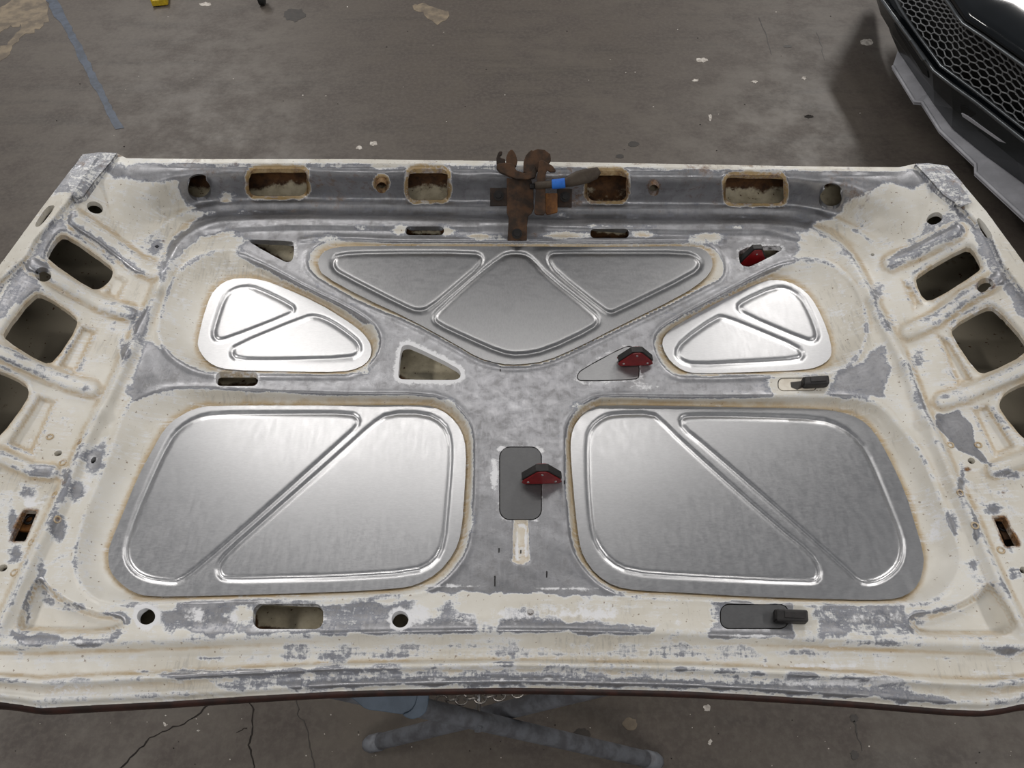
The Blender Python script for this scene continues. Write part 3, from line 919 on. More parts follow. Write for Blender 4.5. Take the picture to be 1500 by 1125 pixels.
def hood_wear_sheen(P):
    x, y = P[:, 0], P[:, 1]
    m = .17 + .05 * wob(P, 40, 51) + .07 * wob(P, 16, 52)
    for poly, v, f in METAL:
        d = sd(P, np.array(poly, float), 30) + 7 * wob(P, 6, 71) + 7 * wob(P, 14, 72)
        m = np.maximum(m, .16 + (v - .16) * ss(f, -f * .4, d))
    for bx, by, rx, ry, a in BLOBS:
        m = np.maximum(m, .12 + (a + .08) * np.exp(-(((x - bx) / rx) ** 2 + ((y - by) / ry) ** 2)))
    for bx, by, rx, ry in CREAMS:
        m -= .75 * np.exp(-(((x - bx) / rx) ** 2 + ((y - by) / ry) ** 2)) * (m > .3)
    tan = np.full(len(P), .08)
    for k, p in PAN.items():
        dr = sd(P, p['rim'], 30)
        sel = dr < 2
        inn = ss(1.5, -2.5, dr)
        m = m * (1 - inn) + .14 * inn
        dp = np.full(len(P), 99.0)
        if sel.any():
            dp[sel] = sd(P[sel], p['pan'])
        tan = np.maximum(tan, .75 * inn * np.exp(-(np.maximum(dp, 0) / 9) ** 2))
    # left diagonal wall and ledge beside it are scrubbed to metal
    d = sdline(P, [(355, 372), (420, 405), (500, 446), (535, 470)], 30)
    m = np.maximum(m, .85 * np.exp(-(d / 7) ** 2))
    d = sdline(P, [(985, 468), (1060, 428), (1140, 390)], 30)
    m = np.maximum(m, .70 * np.exp(-(d / 7) ** 2))
    # flange band along the rim keeps its cream paint
    dO = -sd(P, OUT)
    front = ss(8.5, 6.5, dO) * (y < 300) * (x > 165) * (x < 1345)
    m = m * (1 - front) + .10 * front
    dL = sd(P, np.array([(95, 265), (52, 322), (-5, 395), (-30, 440), (0, 425), (40, 378), (55, 352), (80, 335), (100, 300)], float), 20)
    dLr = sd(P, np.array([(1412, 290), (1455, 340), (1505, 400), (1530, 440), (1500, 440), (1470, 405), (1455, 380), (1420, 320)], float), 20)
    dL, dLr = sd(P, FLANGE[0], 30), sd(P, FLANGE[1], 30)
    m = np.maximum(m, .60 * np.exp(-((np.minimum(dL, dLr) - 5) / 7) ** 2))
    fb = np.maximum(ss(1, -3, dL), ss(1, -3, dLr)) * ss(270, 300, y)
    m = m * (1 - fb) + .06 * fb
    # hammered bright crease line of rail
    dR = sd(P, RIN)
    m = np.maximum(m, .50 * np.exp(-((dR - 3) / 6) ** 2) * ss(950, 900, y) * (.6 + .4 * wob(P, 30, 21)))
    # sanding takes the crests first, grime stays in the hollows
    hc = hood_height(P)
    e = 5.0
    lap = hc - (hood_height(P + (e, 0)) + hood_height(P - (e, 0)) + hood_height(P + (0, e)) + hood_height(P - (0, e))) / 4
    lap = np.where(np.abs(lap) > .004, 0, lap)
    keep = ss(-2, 3, np.minimum.reduce([sd(P, p['pan'], 10) for p in PAN.values()])) * ss(3, 8, np.minimum(-sd(P, OUT), 10))
    m = m + keep * np.clip(lap * 300, -.2, .22) * np.clip(.75 + .9 * wob(P, 22, 61), .1, 1.5)
    conc = keep * np.clip(-lap * 420, 0, .45)
    tan = np.maximum(tan, .16 + conc)
    r = np.zeros(len(P))
    w = np.zeros(len(P))
    for h, a, wd in (('front_wide_l', .55, 4), ('front_mid_l', .55, 4), ('front_mid_r', .62, 5), ('front_wide_r', .6, 4), ('front_bolt_l', .7, 6), ('front_bolt_r', .7, 5), ('near_slot_l', .2, 4), ('side_dot_r', .5, 6), ('side_dot_l', .45, 5),
                     ('hinge_l', .7, 5), ('hinge_r', .7, 5), ('x_tri_l', .25, 3), ('side_l2', .4, 4), ('side_l1', .35, 4)):
        d = sd(P, HOLES[h], 25)
        r = np.maximum(r, a * np.exp(-(np.maximum(d, 0) / wd) ** 2))
    for h, a, wd in (('x_tri_l', .95, 8), ('x_tri_r', .52, 7), ('near_round_l', .9, 9), ('near_round_c', .8, 8), ('slot_web_l', .55, 6), ('centre', .35, 6), ('near_slot_l', .42, 9), ('front_mid_l', .45, 9), ('front_wide_r', .4, 8), ('tri_r', .55, 6), ('side_r2', .4, 6)):
        d = sd(P, HOLES[h], 25)
        w = np.maximum(w, a * np.exp(-(np.maximum(d, 0) / wd) ** 2))
    for bx, by, rx, ry, a in ((724, 700, 7, 26, .9), (734, 657, 12, 6, .9), (790, 660, 8, 6, .7), (724, 676, 7, 6, .9), (757, 796, 3.4, 30, .9), (771, 796, 3.2, 30, .9), (764, 770, 9, 5, .8), (785, 762, 8, 3, .7), (290, 900, 30, 14, .6), (345, 905, 14, 16, .6), (745, 900, 30, 14, .75), (610, 900, 30, 18, .7), (870, 900, 60, 12, .7),
                              (430, 362, 8, 14, .6), (120, 940, 60, 4, .6), (650, 858, 60, 3, .8), (820, 862, 60, 3, .7), (1400, 540, 26, 6, .5), (45, 735, 22, 12, .7), (240, 565, 40, 8, .35), (940, 565, 30, 8, .6), (1170, 575, 20, 4, .3), (777, 897, 9, 9, .9),
                              (420, 922, 50, 3, .7), (1110, 932, 50, 3, .9), (1230, 1000, 120, 8, .6), (700, 978, 260, 3, .7), (1200, 975, 120, 3, .7), (120, 1010, 120, 18, .45), (300, 985, 150, 3, .5), (830, 900, 170, 20, .46), (980, 915, 60, 14, .5), (680, 905, 40, 16, .5), (1280, 905, 90, 16, .40), (750, 995, 560, 4, .42), (750, 950, 600, 8, .34), (100, 915, 60, 20, .35), (130, 700, 14, 60, .4), (1370, 760, 16, 60, .4), (1240, 460, 22, 50, .42), (262, 440, 16, 50, .36)):  # thin whites on the rear ridge and lip paint in their bright reflection
        w = np.maximum(w, a * np.exp(-(((x - bx) / rx) ** 2 + ((y - by) / ry) ** 2)))
    for h in ('front_wide_l', 'front_mid_l', 'front_mid_r', 'front_wide_r', 'front_bolt_l'):
        k_ = ss(8, 4, sd(P, HOLES[h], 25) + 2 * wob(P, 5, 81))
        m = m * (1 - k_) + .08 * k_
        tan = np.maximum(tan, .95 * k_)
    k_ = ss(3, -1, sd(P, DENTS[2][0], 12))
    m = m * (1 - k_) + .1 * k_
    tan = np.maximum(tan, .5 * k_)
    # brown dirt under the front hem and in corners
    for bx, by, rx, ry, a in ((430, 308, 60, 6, .5), (800, 300, 60, 14, .45), (880, 305, 40, 8, .5), (960, 310, 40, 5, .4), (155, 240, 18, 8, .55), (1380, 255, 14, 10, .5), (1410, 300, 6, 14, .8), (1110, 242, 60, 5, .55), (820, 236, 60, 3, .5), (935, 240, 20, 3, .6), (170, 228, 20, 4, .6),
                              (783, 345, 6, 10, .6), (84, 297, 6, 6, .5), (115, 297, 4, 14, .6), (105, 290, 10, 6, .6), (26, 400, 40, 3, .3), (92, 706, 6, 6, .8), (85, 760, 5, 5, .8), (117, 647, 4, 4, .8), (38, 706, 5, 4, .7), (92, 680, 5, 4, .6), (108, 715, 5, 5, .6), (73, 640, 4, 4, .7),
                              (1417, 687, 7, 5, .8), (1406, 722, 5, 5, .8), (1428, 770, 5, 5, .6), (1430, 732, 5, 5, .5), (1392, 652, 4, 4, .6), (1470, 722, 5, 3, .6), (700, 775, 22, 16, .34), (725, 800, 20, 20, .22), (1245, 982, 60, 2, .3), (1440, 1010, 14, 14, .35), (240, 354, 6, 5, .7), (545, 985, 0.1, 0.1, 0)):
        r = np.maximum(r, a * np.exp(-(((x - bx) / rx) ** 2 + ((y - by) / ry) ** 2)))
    wFr = ss(170, 300, x) * ss(1350, 1225, x) * ss(325, 300, y)
    r = np.maximum(r, .40 * wFr * np.clip(.8 + wob(P, 26, 91), .2, 1.4))
    # ageing to tan on the side pressings and around pockets
    for poly, dep, wd in DENTS:
        d = sd(P, poly, 20)
        tan = np.maximum(tan, .55 * np.exp(-(d / 6) ** 2))
    for ln, wd, a in RIBS:
        d = sdline(P, ln, 40)
        tan = np.maximum(tan, .6 * np.exp(-((d - 13) / 7) ** 2))
    yR, yE = near_curves(x)
    s_ = (y - yR) / (yE - yR + 1e-6)
    tan = np.maximum(tan, .20 * np.exp(-((s_ - .42) / .15) ** 2))
    tan = np.maximum(tan, .30 * ((x < 130) | (x > 1380)) * (y > 430) * (y < 720))
    return np.stack((np.clip(m, 0, 1), r, w, tan), 1)


OUT_S = OUT
hood = thing('car_hood', 'upturned cream and bare-metal car hood with X-shaped inner frame on a stand', 'car hood', at(750, 600, Z0 - 0.12))
frame = sheet('inner_frame', (-250, 1752, 214, 1054), 3.0, hood_cut, hood_height, M['hood'], 0.011, hood, hood_wear_sheen)

# outer skin seen through the openings, closing the hood from below
INSET = np.array([((p - (750, 640)) * (0.992, 0.988) + (750, 640)) for p in OUT])


def skin_height(P):
    dO = np.maximum(-sd(P, INSET), 0)
    y = P[:, 1]
    A = np.interp(y, [228, 330, 600, 850, 950, 1040], [.076, .070, .060, .030, .0, -.018])
    edge = np.exp(-(dO / 20.0))
    deep = np.interp(y, [228, 330, 420, 900, 960, 1040], [-.022, -.030, -.048, -.046, -.042, -.030])
    z = deep * (1 - edge) + (A - .014) * edge
    yR, yE = near_curves(P[:, 0])
    s_ = np.clip((y - yR) / (yE - yR + 1e-6), 0, 1)
    wN = ss(925, 955, y)
    z = z * (1 - wN) + (-.042 + .012 * s_) * wN
    return Z0 + z


def skin_wear_shade(P):
    x, y = P[:, 0], P[:, 1]
    r = np.full(len(P), .22)
    r = np.maximum(r, .40 * ss(330, 262, y) + .5 * ss(285, 255, y) * ss(180, 260, x) * ss(1340, 1240, x))
    r = np.maximum(r, .62 * np.exp(-(((x - 890) / 40) ** 2 + ((y - 275) / 30) ** 2)))
    for h in ('x_tri_l', 'near_slot_l', 'tri_l', 'slot_web_l', 'slot_l', 'slot_r'):
        d = sd(P, HOLES[h], 30)
        r = np.maximum(r, .75 * np.exp(-((d - 2) / 7) ** 2))
    g = np.maximum(ss(230, 150, x), ss(1290, 1370, x))  # grey primer sides, tone also set for the shade inside the holes
    r = r * (1 - g) + (.30 + .35 * ss(.2, .8, wob(P, 25, 33))) * g
    return np.stack((r, g, g * 0, g * 0 + 1), 1)


skin = sheet('outer_skin', (-250, 1752, 214, 1054), 9.0, lambda P: sd(P, INSET), skin_height, M['skin'], 0.002, hood, skin_wear_shade)

# brown painted hem of the outer skin along the rear edge
e_ = OUT[16:39]
e_ = chaikin(e_, 2, closed=False)
ze = hood_height(e_ + np.array((0, -0.5))) - Z0
topw = ray_pts(e_, Z0 + ze - 0.001)
dirn = np.gradient(topw, axis=0)
outn = np.stack((dirn[:, 1], -dirn[:, 0], 0 * dirn[:, 0]), 1)
outn /= np.linalg.norm(outn, axis=1)[:, None] + 1e-9
outn[outn[:, 1] > 0] *= -1
th = np.interp(e_[:, 0], [-240, 60, 300, 750, 1200, 1400, 1740], [.018, .019, .016, .013, .013, .012, .014])
rings = []
for a, (o_, d_) in enumerate(((-.001, .0), (.0024, .08), (.0046, .3), (.0052, .7), (.002, 1.0), (-.03, 1.15))):
    rings.append(topw + outn * o_ - np.array((0, 0, 1)) * (th * d_)[:, None])
V = np.vstack(rings)
nE = len(e_)
F = [[i * nE + k, i * nE + k + 1, (i + 1) * nE + k + 1, (i + 1) * nE + k] for i in range(5) for k in range(nE - 1)]
o = mesh_obj('rear_hem', V, F, M['brown'], hood, smooth=True)
fix_normals(o)
o['label'] = 'brown painted rear hem'


# cream hem joining frame and skin along the front and both sides
ring = np.vstack((OUT[38:], OUT[:17]))
rin_ = np.vstack((INSET[38:], INSET[:17]))
kk = np.linspace(0, len(ring) - 1, 220)
ii = np.arange(len(ring))
ra = np.stack([np.interp(kk, ii, ring[:, c_]) for c_ in (0, 1)], 1)
rb = np.stack([np.interp(kk, ii, rin_[:, c_]) for c_ in (0, 1)], 1)
mid = np.array((750., 640.))
wa = ray_pts(ra, hood_height(ra + (mid - ra) * .0008) - .0005)
wb_ = ray_pts(rb, skin_height(rb + (mid - rb) * .0008))
low_ = np.where((wb_[:, 2] > wa[:, 2] - .012)[:, None], wb_ - np.array((0, 0, .012)), wb_)
V = np.vstack((wa, wa * .5 + low_ * .5 + (low_ - wa) * .0, low_))
nR = len(wa)
F = [[i * nR + k, i * nR + k + 1, (i + 1) * nR + k + 1, (i + 1) * nR + k] for i in range(2) for k in range(nR - 1)]
o = mesh_obj('side_hem', V, F, M['hood'], hood, attr=np.tile((.14, .1, .1, .2), (len(V), 1)))
o.data.polygons.foreach_set('use_smooth', [True] * len(F))


def surf_n(px, py):
    a = np.array([(px, py), (px + 3, py), (px, py + 3)], float)
    w = ray_pts(a, hood_height(a))
    n = np.cross(w[1] - w[0], w[0] - w[2])
    n /= np.linalg.norm(n)
    return w[0], n if n[2] > 0 else -n


# felt-pen alignment ticks on the bare metal
for tx, ty, tl in ((733, 540, 7), (725, 851, 15), (731, 806, 6), (763, 808, 5), (801, 841, 9), (827, 706, 5)):
    q_ = np.array([(tx - .9, ty - tl / 2), (tx + .9, ty - tl / 2), (tx + .6, ty + tl / 2), (tx - .9, ty + tl / 2)])
    w_ = ray_pts(q_, hood_height(q_) + .0007)
    tv, tf = prism(w_, np.array((0, 0, -.0012)))
    fix_normals(mesh_obj('pen_tick', tv, tf, M['boltm'], hood))


# folded corner gussets
def gusset(poly, lift, z_in):
    P = np.asarray(poly, float)
    H = hood_height(P * .97 + P.mean(0) * .03)
    W = ray_pts(P, H + lift)
    Vv, Ff = prism(W, np.array((0, 0, -0.003)))
    b = len(Vv)
    # turned-down flange along inner edge
    i0, i1 = z_in
    q = [W[i] for i in range(i0, i1 + 1)]
    Vl = list(q) + [p + np.array((0, 0, -.016)) for p in q]
    m = len(q)
    Fl = [[b + k, b + k + 1, b + m + k + 1, b + m + k] for k in range(m - 1)]
    Vv = np.vstack((Vv, Vl))
    A = np.tile((.52, .38, .2, .3), (len(Vv), 1))
    o = mesh_obj('corner_gusset', Vv, Ff + Fl, M['hood'], hood, attr=A)
    fix_normals(o)
    o['label'] = 'hammered corner gusset plate'
    return o


gusset([(121, 226), (146, 223), (171, 224), (161, 238), (140, 262), (122, 287), (113, 291), (105, 285), (99, 266), (104, 250)], .007, (2, 7))
gusset([(1388, 243), (1410, 268), (1407, 272), (1424, 296), (1409, 301), (1400, 297), (1382, 285), (1362, 262), (1341, 240), (1360, 239)], .007, (5, 8))

# captive nut plates in the hinge slots, screw in the rear strip
for poly, hole in (([(36, 748), (54, 749), (43, 778), (24, 777)], (44, 762)), ([(1454, 757), (1471, 757), (1486, 789), (1472, 790)], (1468, 772))):
    p0 = at(hole[0], hole[1], hood_height(np.array([hole], float))[0] - .014)
    pl = slab('hinge_nut_plate', poly, p0, (0, 0, 1), .004, M['rust_yellow'] if hole[0] < 100 else M['rust'], hood)
    aa = np.linspace(0, 2 * math.pi, 20)
    tor = tube([p0 + np.array((.006 * math.cos(a), .006 * math.sin(a), .002)) for a in aa], .002, 6, False)
    mesh_obj('nut', tor[0], tor[1], M['boltm'], pl, smooth=True)
p0, nn = surf_n(777, 897)
o = bolt('screw', p0, nn, .003, .002, M['rivet'], hood)
for (x, y) in ((92, 678), (117, 647), (73, 640), (80, 725), (1392, 652), (1433, 652), (1406, 722), (1428, 770), (84, 761), (46, 794), (21, 839), (1466, 806)):
    c, nn = surf_n(x, y)
    aa = np.linspace(0, 2 * math.pi, 13)
    u = np.cross(nn, (0, 1, 0)); u /= np.linalg.norm(u); v = np.cross(nn, u)
    tv, tf = tube([c + .0042 * (u * math.cos(a) + v * math.sin(a)) + nn * .0004 for a in aa], .0013, 6, False)
    A = np.tile((.2, .45, .2, .8), (len(tv), 1))
    mesh_obj('plug_weld_ring', tv, tf, M['hood'], hood, smooth=True, attr=A)

# ------------------------------------------------------------------ hood latch
ZS = 5.77


def L(pts):
    return [(680 + a / ZS, 200 + b / ZS) for a, b in pts]


Lp = at(757, 352, Z0 + .010)
Ln = np.array((0, -.70, .715))
latch = mesh_obj('hood_latch', *joinvf([
    (lambda W: prism(W, Ln * -.004))(on_plane(L([(360, 350), (470, 362), (560, 350), (585, 420), (588, 610), (570, 650), (540, 675), (532, 760), (530, 880), (365, 880), (372, 760), (375, 690), (360, 640)]), Lp, Ln)),
]), M['rust'], hood)
fix_normals(latch)
bevel(latch, .0012)
latch['label'] = 'rusty hood latch with jaw, hook and lever'
ob = lambda nm, pts, lift, th_, mt, bv=.0015: slab(nm, L(pts), Lp + Ln * lift, Ln, th_, M[mt], latch, bv)
ob('mounting_tab', [(218, 432), (362, 432), (362, 588), (218, 590)], .000, .003, 'rust_dark')
ob('mounting_tab', [(785, 436), (912, 440), (910, 600), (785, 598)], .000, .003, 'rust_dark')
ob('jaw', [(276, 235), (300, 222), (400, 222), (425, 245), (440, 285), (500, 305), (560, 300), (600, 250), (612, 300), (600, 345), (540, 362), (440, 360), (370, 330), (300, 300), (272, 270)], .016, .014, 'rust')
ob('jaw_horn', [(272, 235), (272, 180), (285, 140), (300, 122), (322, 124), (318, 150), (300, 165), (310, 180), (345, 190), (350, 225), (320, 240)], .010, .012, 'rust_dark')
ob('jaw_horn', [(352, 225), (356, 170), (372, 130), (395, 108), (412, 112), (438, 155), (450, 205), (440, 250), (410, 262)], .012, .014, 'rust')
ob('jaw_horn', [(500, 300), (502, 215), (520, 160), (545, 130), (570, 112), (578, 120), (620, 104), (680, 112), (728, 148), (734, 200), (700, 245), (640, 260), (612, 300), (570, 318)], .014, .018, 'rust')
ob('safety_hook', [(625, 250), (632, 208), (655, 194), (690, 212), (748, 248), (776, 285), (770, 300), (730, 300), (700, 284), (688, 330), (686, 470), (690, 640), (672, 664), (608, 662), (592, 640), (602, 520)], .022, .008, 'rust')
ob('spring_box', [(686, 478), (788, 478), (790, 640), (740, 652), (700, 660), (686, 640)], .014, .012, 'rust_yellow')
ob('pivot_rod', [(555, 395), (600, 395), (600, 440), (555, 440)], .010, .010, 'boltm')


def lev_pt(a, b, lift):
    return on_plane(L([(a, b)]), Lp + Ln * lift, Ln)[0]


# lever: round neck flaring to a flat grip
cent = [(600, 415, .020, .0068, .0068), (690, 408, .024, .0068, .0068), (760, 402, .026, .0068, .0068), (850, 392, .028, .0072, .0065), (900, 375, .030, .0105, .006), (960, 352, .031, .0125, .0055), (1040, 332, .032, .0125, .005), (1100, 312, .033, .0105, .0045), (1140, 284, .034, .0062, .004)]
Vl, Fl = [], []
nk = 14
ce = [lev_pt(a, b, l) for a, b, l, *_ in cent]
for i, (a, b, l, ru, rn) in enumerate(cent):
    d = ce[min(i + 1, len(ce) - 1)] - ce[max(i - 1, 0)]
    d /= np.linalg.norm(d)
    u = np.cross(Ln, d)
    u /= np.linalg.norm(u)
    for k in range(nk):
        t = 2 * math.pi * k / nk
        Vl.append(ce[i] + u * ru * math.cos(t) + Ln * rn * math.sin(t))
for i in range(len(cent) - 1):
    for k in range(nk):
        Fl.append([i * nk + k, i * nk + (k + 1) % nk, (i + 1) * nk + (k + 1) % nk, (i + 1) * nk + k])
Fl += [list(range(nk))[::-1], [(len(cent) - 1) * nk + k for k in range(nk)]]
lv = mesh_obj('release_lever', Vl, Fl, M['lever'], latch, smooth=True)
fix_normals(lv)
tp = tube([lev_pt(742, 404, .0255), lev_pt(770, 402, .026), lev_pt(820, 397, .0275), lev_pt(852, 393, .028)], [.0085, .0088, .0085, .0088], 14, False)
o = mesh_obj('tape_band', tp[0], tp[1], M['tape'], latch, smooth=True)
o['label'] = 'blue masking tape wrapped round the lever'
for a, b in ((290, 500), (852, 510), (446, 822)):
    bolt('bolt', on_plane(L([(a, b)]), Lp + Ln * .001, Ln)[0], Ln, .0062, .009, M['boltm'], latch)

# ------------------------------------------------------------------ new sheet panels
LAB = {'LL': ('large galvanised steel panel with diagonal bead in the lower left hood opening', 'sheet'), 'LR': ('large galvanised steel panel with diagonal bead in the lower right hood opening', 'sheet_d'),
       'UL': ('small rounded triangular galvanised panel in the upper left hood opening', 'sheet'), 'UR': ('small rounded triangular galvanised panel in the upper right hood opening', 'sheet'),
       'TC': ('wide triangular galvanised panel with three pressed fields below the rusty latch', 'sheet_v')}
for k, p in PAN.items():
    mn, mx = p['pan'].min(0) - 4, p['pan'].max(0) + 4

    def zf(P, p=p, k=k):
        z = np.full(len(P), Z0 - DEPTH[k] + (.0045 if k == 'TC' else .0040))
        for b in p['beads']:
            d = sd(P, b, 15)
            z -= .0024 * np.exp(-(d / 2.9) ** 2)
        return z + .0005 * wob(P, 45, ord(k[0]) + ord(k[1]))
    shrunk = p['pan']
    o = sheet('sheet_metal_panel', (mn[0], mx[0], mn[1], mx[1]), 2.0, lambda P: sd(P, shrunk) + 1.0, zf, M[LAB[k][1]], .0016)
    tag(o, LAB[k][0], 'metal panel', 'bead-rolled filler panels in the hood')

# ------------------------------------------------------------------ patch plates in smaller openings
for key, mt, lab in (('x_tri_r', 'patch_light', 'small triangular bright steel patch under a red magnet, right of hood centre'),
                     ('centre', 'patch', 'upright rounded dark steel patch at the centre of the hood, below the X'),
                     ('slot_web_r', 'patch_cream', 'small cream slot patch with grey smudge under a black block magnet'),
                     ('near_slot_r', 'patch', 'wide dark steel slot patch in the rear strip under a black block magnet')):
    h = np.asarray(HOLES[key], float)
    mn, mx = h.min(0) - 3, h.max(0) + 3
    zc = float(np.median(hood_height(h))) - .0006
    o = sheet('patch_plate', (mn[0], mx[0], mn[1], mx[1]), 2.0, lambda P: sd(P, h) + 1.5, lambda P: np.full(len(P), zc), M[mt], .0015)
    tag(o, lab, 'patch plate', 'patch plates tacked into small hood openings')
    if key == 'slot_web_r':
        Wm = ray_pts(np.array([(1158, 560), (1174, 558), (1176, 567), (1168, 571), (1159, 567)], float), np.full(5, zc + .0004))
        Vv, Ff = prism(Wm, np.array((0, 0, -.0006)))
        oo = mesh_obj('grey_smudge', Vv, Ff, M['stain_dark'], o)
        fix_normals(oo)


# ------------------------------------------------------------------ red welding magnets
def magnet(px0, px1, py_base, z, yaw, label, thick=.013, hgt=.55):
    a, b = at(px0, py_base, z), at(px1, py_base, z)
    w = np.linalg.norm(b - a)
    c = (a + b) / 2
    t = thing('welding_magnet', label, 'magnet', c, 'red arrow-shaped welding magnets on the hood')
    ux = np.array((math.cos(yaw), math.sin(yaw), 0))
    uy = np.array((-math.sin(yaw), math.cos(yaw), 0))
    uz = np.array((0, 0, 1.0))
    H = w * hgt
    prof = [(-.5, .13), (-.43, 0), (.43, 0), (.5, .13), (.47, .30), (.14, .96), (.08, 1.0), (-.08, 1.0), (-.14, .96), (-.47, .30)]
    core = [(-.42, .02), (.42, .02), (.50, .36), (.15, 1.05), (-.15, 1.05), (-.50, .36)]

    def pl(nm, pr, y0, y1, mt):
        W = [c + ux * (u * w) + uz * (v * H) + uy * y0 for u, v in pr]
        Vv, Ff = prism(W, uy * (y1 - y0))
        oo = mesh_obj(nm, Vv, Ff, M[mt], t)
        fix_normals(oo)
        return bevel(oo, .0006, 1)
    pl('side_plate', prof, 0, .0018, 'red')
    pl('magnet_core', core, .0018, thick, 'black')
    pl('side_plate', prof, thick, thick + .0018, 'red')
    for u, v in ((-.34, .2), (.34, .2), (0, .8)):
        p = c + ux * (u * w) + uz * (v * H)
        tv, tf = tube([p + uy * .001, p - uy * .0009, p - uy * .0012], [.0018, .0018, .0009], 10)
        oo = mesh_obj('rivet', tv, tf, M['rivet'], t, smooth=True)
    return t


magnet(764, 823, 709, Z0 + .0008, 0.03, 'red welding magnet standing on the upright dark patch at hood centre')
magnet(904.5, 956, 536, Z0 + .0008, 0.03, 'red welding magnet standing on the small triangular patch')
magnet(1079, 1122, 396, Z0 - .030, 0.05, 'red welding magnet half sunk in the far right triangular hole', .013, .9)


# ------------------------------------------------------------------ black block magnets
def block_magnet(quad, z, h, label):
    P = ray_pts(np.array(quad, float), np.full(4, z + h))
    c = P.mean(0)
    base = np.array((c[0], c[1], z))
    t = thing('block_magnet', label, 'magnet', base, 'black block magnets on the hood')
    ax, ay = (P[1] - P[0]) / 2, (P[3] - P[0]) / 2
    Vv, Ff = box(c + np.array((0, 0, -h * .5)), ax, ay, (0, 0, h * .5))
    o = mesh_obj('housing', Vv, Ff, M['black'], t)
    fix_normals(o)
    bevel(o, .0028, 3)
    Vv, Ff = box(c + np.array((0, 0, .0002)) + ax * .12, ax * .62, ay * .55, (0, 0, .0009))
    o = mesh_obj('top_pad', Vv, Ff, M['black'], t)
    fix_normals(o)
    bevel(o, .0008, 2)
    Vv, Ff = box(c + np.array((0, 0, -h * .45)) - ax * 1.02, ax * .06, ay * .86, (0, 0, h * .40))
    o = mesh_obj('end_cap', Vv, Ff, M['boltm'], t)
    fix_normals(o)
    bevel(o, .001, 2)
    return t


block_magnet([(1137, 891), (1184, 893), (1185, 909), (1138, 909)], Z0 + .0015, .012, 'black block magnet with rounded corners on the wide slot patch in rear strip')
block_magnet([(1177, 551), (1214, 549), (1218, 560), (1178, 563)], Z0 + .0015, .013, 'smaller black block magnet on the cream slot patch near the right rail')

# ================================================================== THE STAND
SY = .334
st = thing('folding_stand', 'scuffed grey tubular X-leg folding stand under the hood', 'stand', (0, .62, 0))
for yy in (SY, .98):
    for s_, dy in ((1, 0.0), (-1, .034)):
        f0 = np.array((s_ * .305, yy + dy, .016))
        f1 = np.array((-s_ * .50, yy + dy, .762))
        tv, tf = tube([f0 + (f1 - f0) * k / 8 for k in range(9)], .0165, 14)
        lg = mesh_obj('leg', tv, tf, M['stand'], st, smooth=True)
        ev, ef = tube([f0 - (f1 - f0) * .012, f0, f0 + (f1 - f0) * .03], [.014, .0185, .0185], 14)
        mesh_obj('foot_cap', ev, ef, M['stand'], lg, smooth=True)
    c = np.array((-.06, yy - .012, .36))
    bolt('pivot_bolt', c + np.array((.0, .0, .0)), (0, -1, 0), .006, .008, M['stand'], st)
    bv, bf = tube([c + np.array((0, .0, 0)), c + np.array((0, .06, 0))], .005, 10)
    mesh_obj('pivot_pin', bv, bf, M['rivet'], st, smooth=True)
for s_ in (1, -1):
    tv, tf = tube([(-s_ * .50, SY - .02, .766), (-s_ * .50, .98 + .06, .766)], .018, 12)
    mesh_obj('top_rail', tv, tf, M['stand'], st, smooth=True)
# safety chain slung between the legs
A_, B_ = on_plane([(640, 1026)], (0, SY + .02, 0), (0, 1, 0))[0], on_plane([(806, 1003)], (0, SY + .05, 0), (0, 1, 0))[0]
ch = None
N_ = 12
for i in range(N_):
    u = (i + .5) / N_
    c = A_ + (B_ - A_) * u + np.array((0, 0, -.022 * 4 * u * (1 - u)))
    d = (B_ - A_) + np.array((0, 0, -.022 * 4 * (1 - 2 * u)))
    d /= np.linalg.norm(d)
    q = np.cross(d, (0, 1, .2) if i % 2 else (0, -.3, 1))
    q /= np.linalg.norm(q)
    ll = np.linalg.norm(B_ - A_) / N_ * .66
    loop = []
    for k in range(17):
        a = 2 * math.pi * k / 16
        loop.append(c + d * (ll * math.cos(a)) + q * (.0085 * math.sin(a)))
    tv, tf = tube(loop, .0022, 6, False)
    if ch is None:
        ch = mesh_obj('safety_chain', tv, tf, M['chain'], st, smooth=True)
    else:
        mesh_obj('link', tv, tf, M['chain'], ch, smooth=True)

# blue-grey plastic guard hung on the left leg
Pp = on_plane([(560, 1030)], (0, SY - .03, 0), (0, 1, 0))[0]
Pn = np.array((.25, -.55, .8))
Pn /= np.linalg.norm(Pn)
gd = thing('plastic_guard', 'blue-grey plastic guard hanging on the stand below the rear edge', 'guard', Pp + np.array((0, 0, -.05)))
out = chaikin([(498, 1004), (508, 1018), (522, 1028), (536, 1040), (556, 1042), (588, 1047), (610, 1047), (628, 1034), (630, 1004)], 1)
slab('shell', out, Pp, Pn, .004, M['pad'], gd, .0015)
slab('end_collar', chaikin([(588, 1047), (598, 1053), (606, 1054), (618, 1050), (627, 1040), (629, 1004), (613, 1004), (610, 1030), (602, 1042)], 1), Pp + Pn * .004, Pn, .008, M['pad'], gd, .002)

